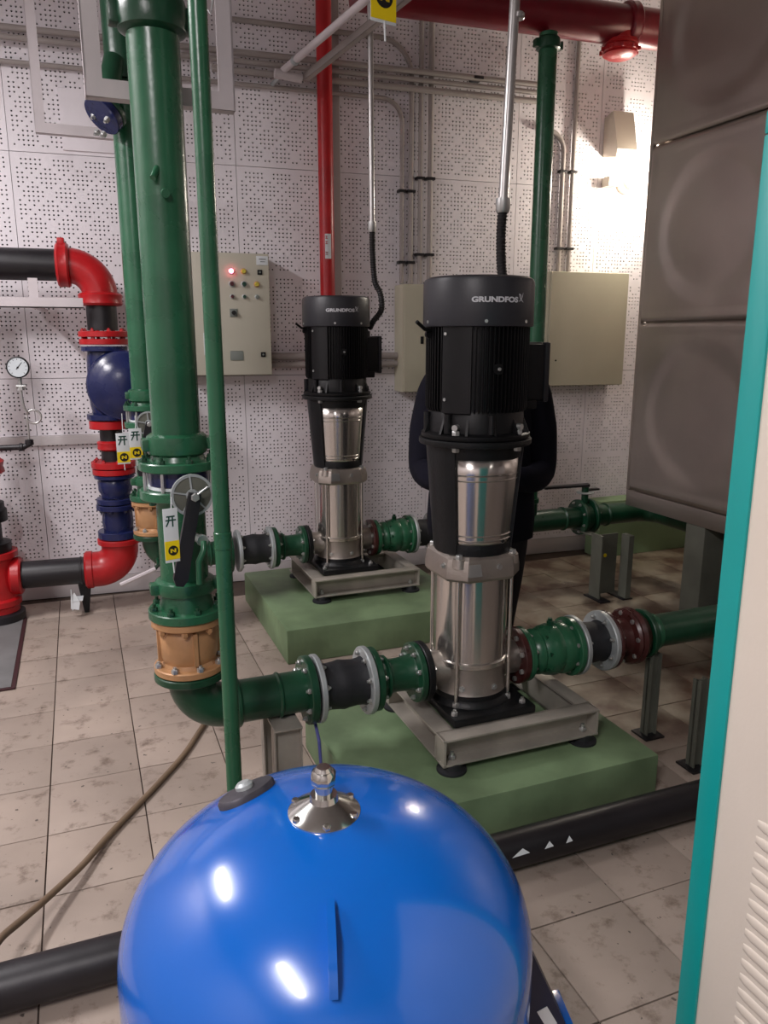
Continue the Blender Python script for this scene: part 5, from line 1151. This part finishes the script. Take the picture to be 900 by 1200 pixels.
# ================================================================== PERSON (behind the nearest pump)
def skin_mesh(name, nodes, edges, m, parent, sub=2, root=0):
    me = bpy.data.meshes.new(name); o0 = ORIG[parent.name]
    me.from_pydata([tuple(Vector(n[0])-o0) for n in nodes], edges, []); me.update()
    ob = bpy.data.objects.new(name, me); COL.objects.link(ob); ob.parent = parent
    md = ob.modifiers.new('skin', 'SKIN'); md.use_smooth_shade = True
    for i, n in enumerate(nodes):
        sv = me.skin_vertices[0].data[i]; r = n[1]; sv.radius = r if isinstance(r, tuple) else (r, r)
        sv.use_root = (i == root)
    sb = ob.modifiers.new('sub', 'SUBSURF'); sb.levels = sub; sb.render_levels = sub
    me.materials.append(M[m]); return ob
def person():
    bx, by = 1.575, 2.86
    t = thing('person', 'person in dark navy jacket and black trousers standing behind the nearest pump', 'person', (bx, by, 0))
    fd = Vector((-0.45, -0.89, 0)); sd = Vector((0.89, -0.45, 0))      # faces the pump
    def Q(s, f, z): return Vector((bx, by, 0))+sd*s+fd*f+Vector((0, 0, z))
    H0 = 0.955
    # body: pelvis root
    nodes = [(Q(0, 0, .90), .125), (Q(0, .01, 1.05), .110), (Q(0, .0, 1.20), .115), (Q(0, -.01, 1.33), .10), (Q(0, 0, 1.42), .055), (Q(0, .012, 1.49), .052),
             (Q(0, .022, 1.56), .058), (Q(0, .02, 1.62), .055)]
    edges = [(0,1),(1,2),(2,3),(3,4),(4,5),(5,6),(6,7)]
    arms = {}
    for s in (-1, 1):
        i = len(nodes)
        nodes += [(Q(s*.150, -.01, 1.34), .045), (Q(s*.225, -.03, 1.17), .036), (Q(s*.238, -.005, 1.01), .030), (Q(s*.200, .09, .967), .028), (Q(s*.10, .19, .983), .022), (Q(s*.07, .205, .985), (.028, .016))]
        edges += [(3, i), (i, i+1), (i+1, i+2), (i+2, i+3), (i+3, i+4), (i+4, i+5)]
        arms[s] = i+5
    for s in (-1, 1):
        i = len(nodes)
        nodes += [(Q(s*.085, 0, .80), .085), (Q(s*.075, .015, .48), .056), (Q(s*.068, -.01, .28), .050), (Q(s*.062, -.02, .09), .036), (Q(s*.065, .05, .05), .032), (Q(s*.07, .12, .035), .024)]
        edges += [(0, i), (i, i+1), (i+1, i+2), (i+2, i+3), (i+3, i+4), (i+4, i+5)]
    skin_mesh('body', nodes, edges, 'skin', t)
    # fingers and thumb on each hand
    for s in (-1, 1):
        base = Q(s*.07, .205, .985)
        for k in range(4):
            o = sd*(-s*0.004)+fd*0.018+Vector((0, 0, 0.027-0.018*k)); p0 = base+o; ln = (0.070, 0.078, 0.074, 0.060)[k]
            d1 = (fd*0.75-sd*s*0.65).normalized(); d2 = (fd*0.25-sd*s*0.95).normalized(); d3 = (fd*-0.2-sd*s*0.95).normalized()
            p1 = p0+d1*ln*.45; p2 = p1+d2*ln*.32; p3 = p2+d3*ln*.25
            skin_mesh('finger', [(p0, .0095), (p1, .009), (p2, .0085), (p3, .007)], [(0,1),(1,2),(2,3)], 'skin', t, 1)
        p0 = base-fd*0.015+Vector((0, 0, .028)); p1 = p0+(fd*0.4-sd*s*0.4+Vector((0,0,.7))).normalized()*.035; p2 = p1+(fd*0.7-sd*s*0.6).normalized()*.028
        skin_mesh('thumb', [(p0, .012), (p1, .010), (p2, .008)], [(0,1),(1,2)], 'skin', t, 1)
    # jacket
    def loft(rings, n=28, capb=False):      # (centre s, centre f, z, half width, half depth)
        vs = []; fs = []
        for (cs_, cf_, z, a_, b_) in rings:
            for k in range(n):
                u = 2*PI*k/n; vs.append(Q(cs_+a_*math.copysign(abs(math.cos(u))**0.85, math.cos(u)), cf_+b_*math.copysign(abs(math.sin(u))**0.85, math.sin(u)), z+0.004*math.sin(3*u+z*9)))
        for j in range(len(rings)-1):
            for k in range(n): l = (k+1) % n; fs.append([j*n+k, j*n+l, (j+1)*n+l, (j+1)*n+k])
        return MB().add(vs, fs)
    jk = loft([(0,0,.70,.228,.150), (0,0,.78,.232,.155), (0,0,.88,.226,.152), (0,0,.98,.212,.145), (0,0,1.08,.200,.138), (0,0,1.20,.206,.140), (0,-.005,1.30,.205,.130), (0,-.01,1.37,.185,.108), (0,-.01,1.42,.125,.082), (0,.0,1.45,.078,.070), (0,.005,1.485,.070,.066)]).build('jacket', 'jacket', t, ang=80)
    sm = jk.modifiers.new('solidify', 'SOLIDIFY'); sm.thickness = 0.008
    for s in (-1, 1):
        pth = smooth_path([Q(s*.13, -.01, 1.365), Q(s*.185, -.015, 1.34), Q(s*.222, -.03, 1.20), Q(s*.240, -.03, 1.08), Q(s*.243, .0, .99), Q(s*.205, .09, .965), Q(s*.150, .155, .975), Q(s*.105, .19, .983)], 6)
        n_ = len(pth); rs = [.062+(.082-.062)*min(1, i/8)-(.042)*max(0, (i-14)/(n_-15)) for i in range(n_)]
        sl = MB().tube(pth, .07, 20, rr=rs).build('sleeve', 'jacket', t, ang=80)
    loft([(0,0,.76,.190,.135), (0,0,.86,.180,.130), (0,0,.97,.165,.122)]).build('trousers', 'trouser', t, ang=80)
    for s in (-1, 1):
        pth = smooth_path([Q(s*.095, 0, .82), Q(s*.105, 0, .68), Q(s*.098, .01, .52), Q(s*.085, .0, .34), Q(s*.075, -.01, .18), Q(s*.072, -.005, .075)], 6)
        n_ = len(pth); MB().tube(pth, .1, 20, rr=[.112-(.048)*min(1, i/(n_-4)) for i in range(n_)]).build('trouser_leg', 'trouser', t, ang=80)
    for s in (-1, 1):
        c = Q(s*.065, .03, 0)
        b = MB(); rings = []; vs = []; fs = []; n = 12
        for (f_, w_, h_) in ((-.10, .028, .05), (-.085, .040, .085), (-.02, .043, .095), (.06, .046, .070), (.12, .042, .050), (.155, .022, .032)):
            for k in range(n):
                a = 2*PI*k/n; vs.append(c+fd*f_+sd*(w_*math.cos(a))+Vector((0, 0, max(0.0, h_*0.5+h_*0.5*math.sin(a)*1.0))))
        for j in range(5):
            for k in range(n): l = (k+1) % n; fs.append([j*n+k, j*n+l, (j+1)*n+l, (j+1)*n+k])
        fs.append(list(range(n))[::-1]); fs.append([5*n+k for k in range(n)])
        b.add(vs, fs).build('shoe', 'shoe', t)
    # head: one sculpted surface (jaw, cheeks, brow, nose, lips, crown)
    hz = 1.565; n = 40; m_ = 36; vs = []; fs = []
    def head_pt(v, u):                      # v: -1 chin .. 1 crown, u: angle, 0 = face
        zc = 0.118*v; r = math.sqrt(max(0.0, 1-abs(v)**2.3))
        wd = 0.077*r*(1.0 if v > -0.1 else 1-0.22*min(1, (-v-0.1)/0.9)); dp = 0.096*r*(1.0 if v > 0 else 1-0.05*(-v))
        x = wd*math.sin(u); y = dp*math.cos(u)
        if math.cos(u) < 0 and v < -0.2: y *= 1-0.55*min(1, (-v-0.2)/0.8)
        f = max(0.0, math.cos(u))
        def g(x0, z0, sx, sz): return math.exp(-((x-x0)/sx)**2-((zc-z0)/sz)**2)
        if math.cos(u) > 0:
            y += 0.024*g(0, -0.020, .012, .014)+0.013*g(0, .004, .008, .022)          # nose
            y += 0.006*(g(.03, .030, .026, .008)+g(-.03, .030, .026, .008))           # brow
            y -= 0.010*(g(.031, .010, .015, .010)+g(-.031, .010, .015, .010))         # sockets
            y += 0.005*g(0, -.050, .022, .006)+0.005*g(0, -.062, .018, .006)-0.003*g(0, -.056, .024, .003)  # lips
            y += 0.010*g(0, -.098, .026, .018)                                        # chin
            y += 0.004*(g(.045, -.022, .02, .02)+g(-.045, -.022, .02, .02))           # cheeks
        return x, y, zc
    ys_ = [-1+2*j/m_ for j in range(m_+1)]
    for v in ys_:
        for k in range(n):
            u = 2*PI*k/n; u = u+0.35*math.sin(-u)*1.0; x, y, zc = head_pt(v, u); vs.append(Q(x, .018+y, hz+zc))
    for j in range(m_):
        for k in range(n): l = (k+1) % n; fs.append([j*n+k, j*n+l, (j+1)*n+l, (j+1)*n+k])
    MB().add(vs, fs).build('head', 'skin', t, ang=80)
    hc = Q(0, .018, hz)
    for s in (-1, 1):
        er = MB().lathe([(0.001, -.006), (.012, -.006), (.019, 0), (.016, .004), (.008, .001), (.001, .001)], hc+sd*s*.077+Vector((0,0,-.004)), sd*s, 16)
        c_ = hc+sd*s*.077+Vector((0,0,-.004)); er.v = [c_+Vector(((v-c_).x*0.62, (v-c_).y*0.62, (v-c_).z*1.5)) for v in er.v]; er.build('ear', 'skin', t, ang=80)
        q = hc+fd*.0725+sd*s*.030+Vector((0,0,.010))
        MB().lathe([(0.001, -.0085)]+[(0.0115*math.cos(a), 0.0085*math.sin(a)) for a in (-1.0, -.5, 0, .5, 1.0)]+[(0.001, .0085)], q, Z_, 14).build('eye', 'eye', t)
        MB().lathe([(0.0052, 0), (0.0045, 0.0015)], q+fd*.0108, fd, 12).build('iris', 'black', t)
        MB().tube([q+Vector((0,0,.0075))-sd*.013+fd*.004, q+Vector((0,0,.0095))+fd*.0095, q+Vector((0,0,.0075))+sd*.013+fd*.004], 0.0030, 6).build('eyelid', 'skin', t)
        MB().tube([q+Vector((0,0,.019))-sd*.014+fd*.012, q+Vector((0,0,.0225))+fd*.017, q+Vector((0,0,.019))+sd*.014+fd*.010], 0.0026, 6).build('eyebrow', 'hair', t)
    MB().tube([hc+fd*.081-sd*.021+Vector((0,0,-.057)), hc+fd*.0925+Vector((0,0,-.056)), hc+fd*.081+sd*.021+Vector((0,0,-.057))], 0.0028, 8).build('mouth', 'rlens', t)
    vs = []; fs = []
    for j in range(15):
        for k in range(n):
            u = 2*PI*k/n; c_ = math.cos(u); lo = 0.42 if c_ > 0.45 else (0.42-(0.45-c_)/0.45*0.50 if c_ > 0.0 else -0.08-0.42*min(1, -c_*2))
            v = lo+(1-lo)*j/14; zc = 0.118*v; r = math.sqrt(max(0.0, 1-min(1, abs(v))**2.3))
            q_ = 0.007+0.003*math.sin(7*u+v*13)*r
            vs.append(Q((0.077*r+q_)*math.sin(u), .018+(0.096*r+q_)*c_*(1 if c_ > 0 or v > -0.2 else 1-0.55*min(1, (-v-0.2)/0.8)), hz+zc+q_*(0.3+v*0.7)))
    for j in range(14):
        for k in range(n): l = (k+1) % n; fs.append([j*n+k, j*n+l, (j+1)*n+l, (j+1)*n+k])
    fs.append([14*n+k for k in range(n)])
    MB().add(vs, fs).build('hair', 'hair', t, ang=80)
    return t
person()
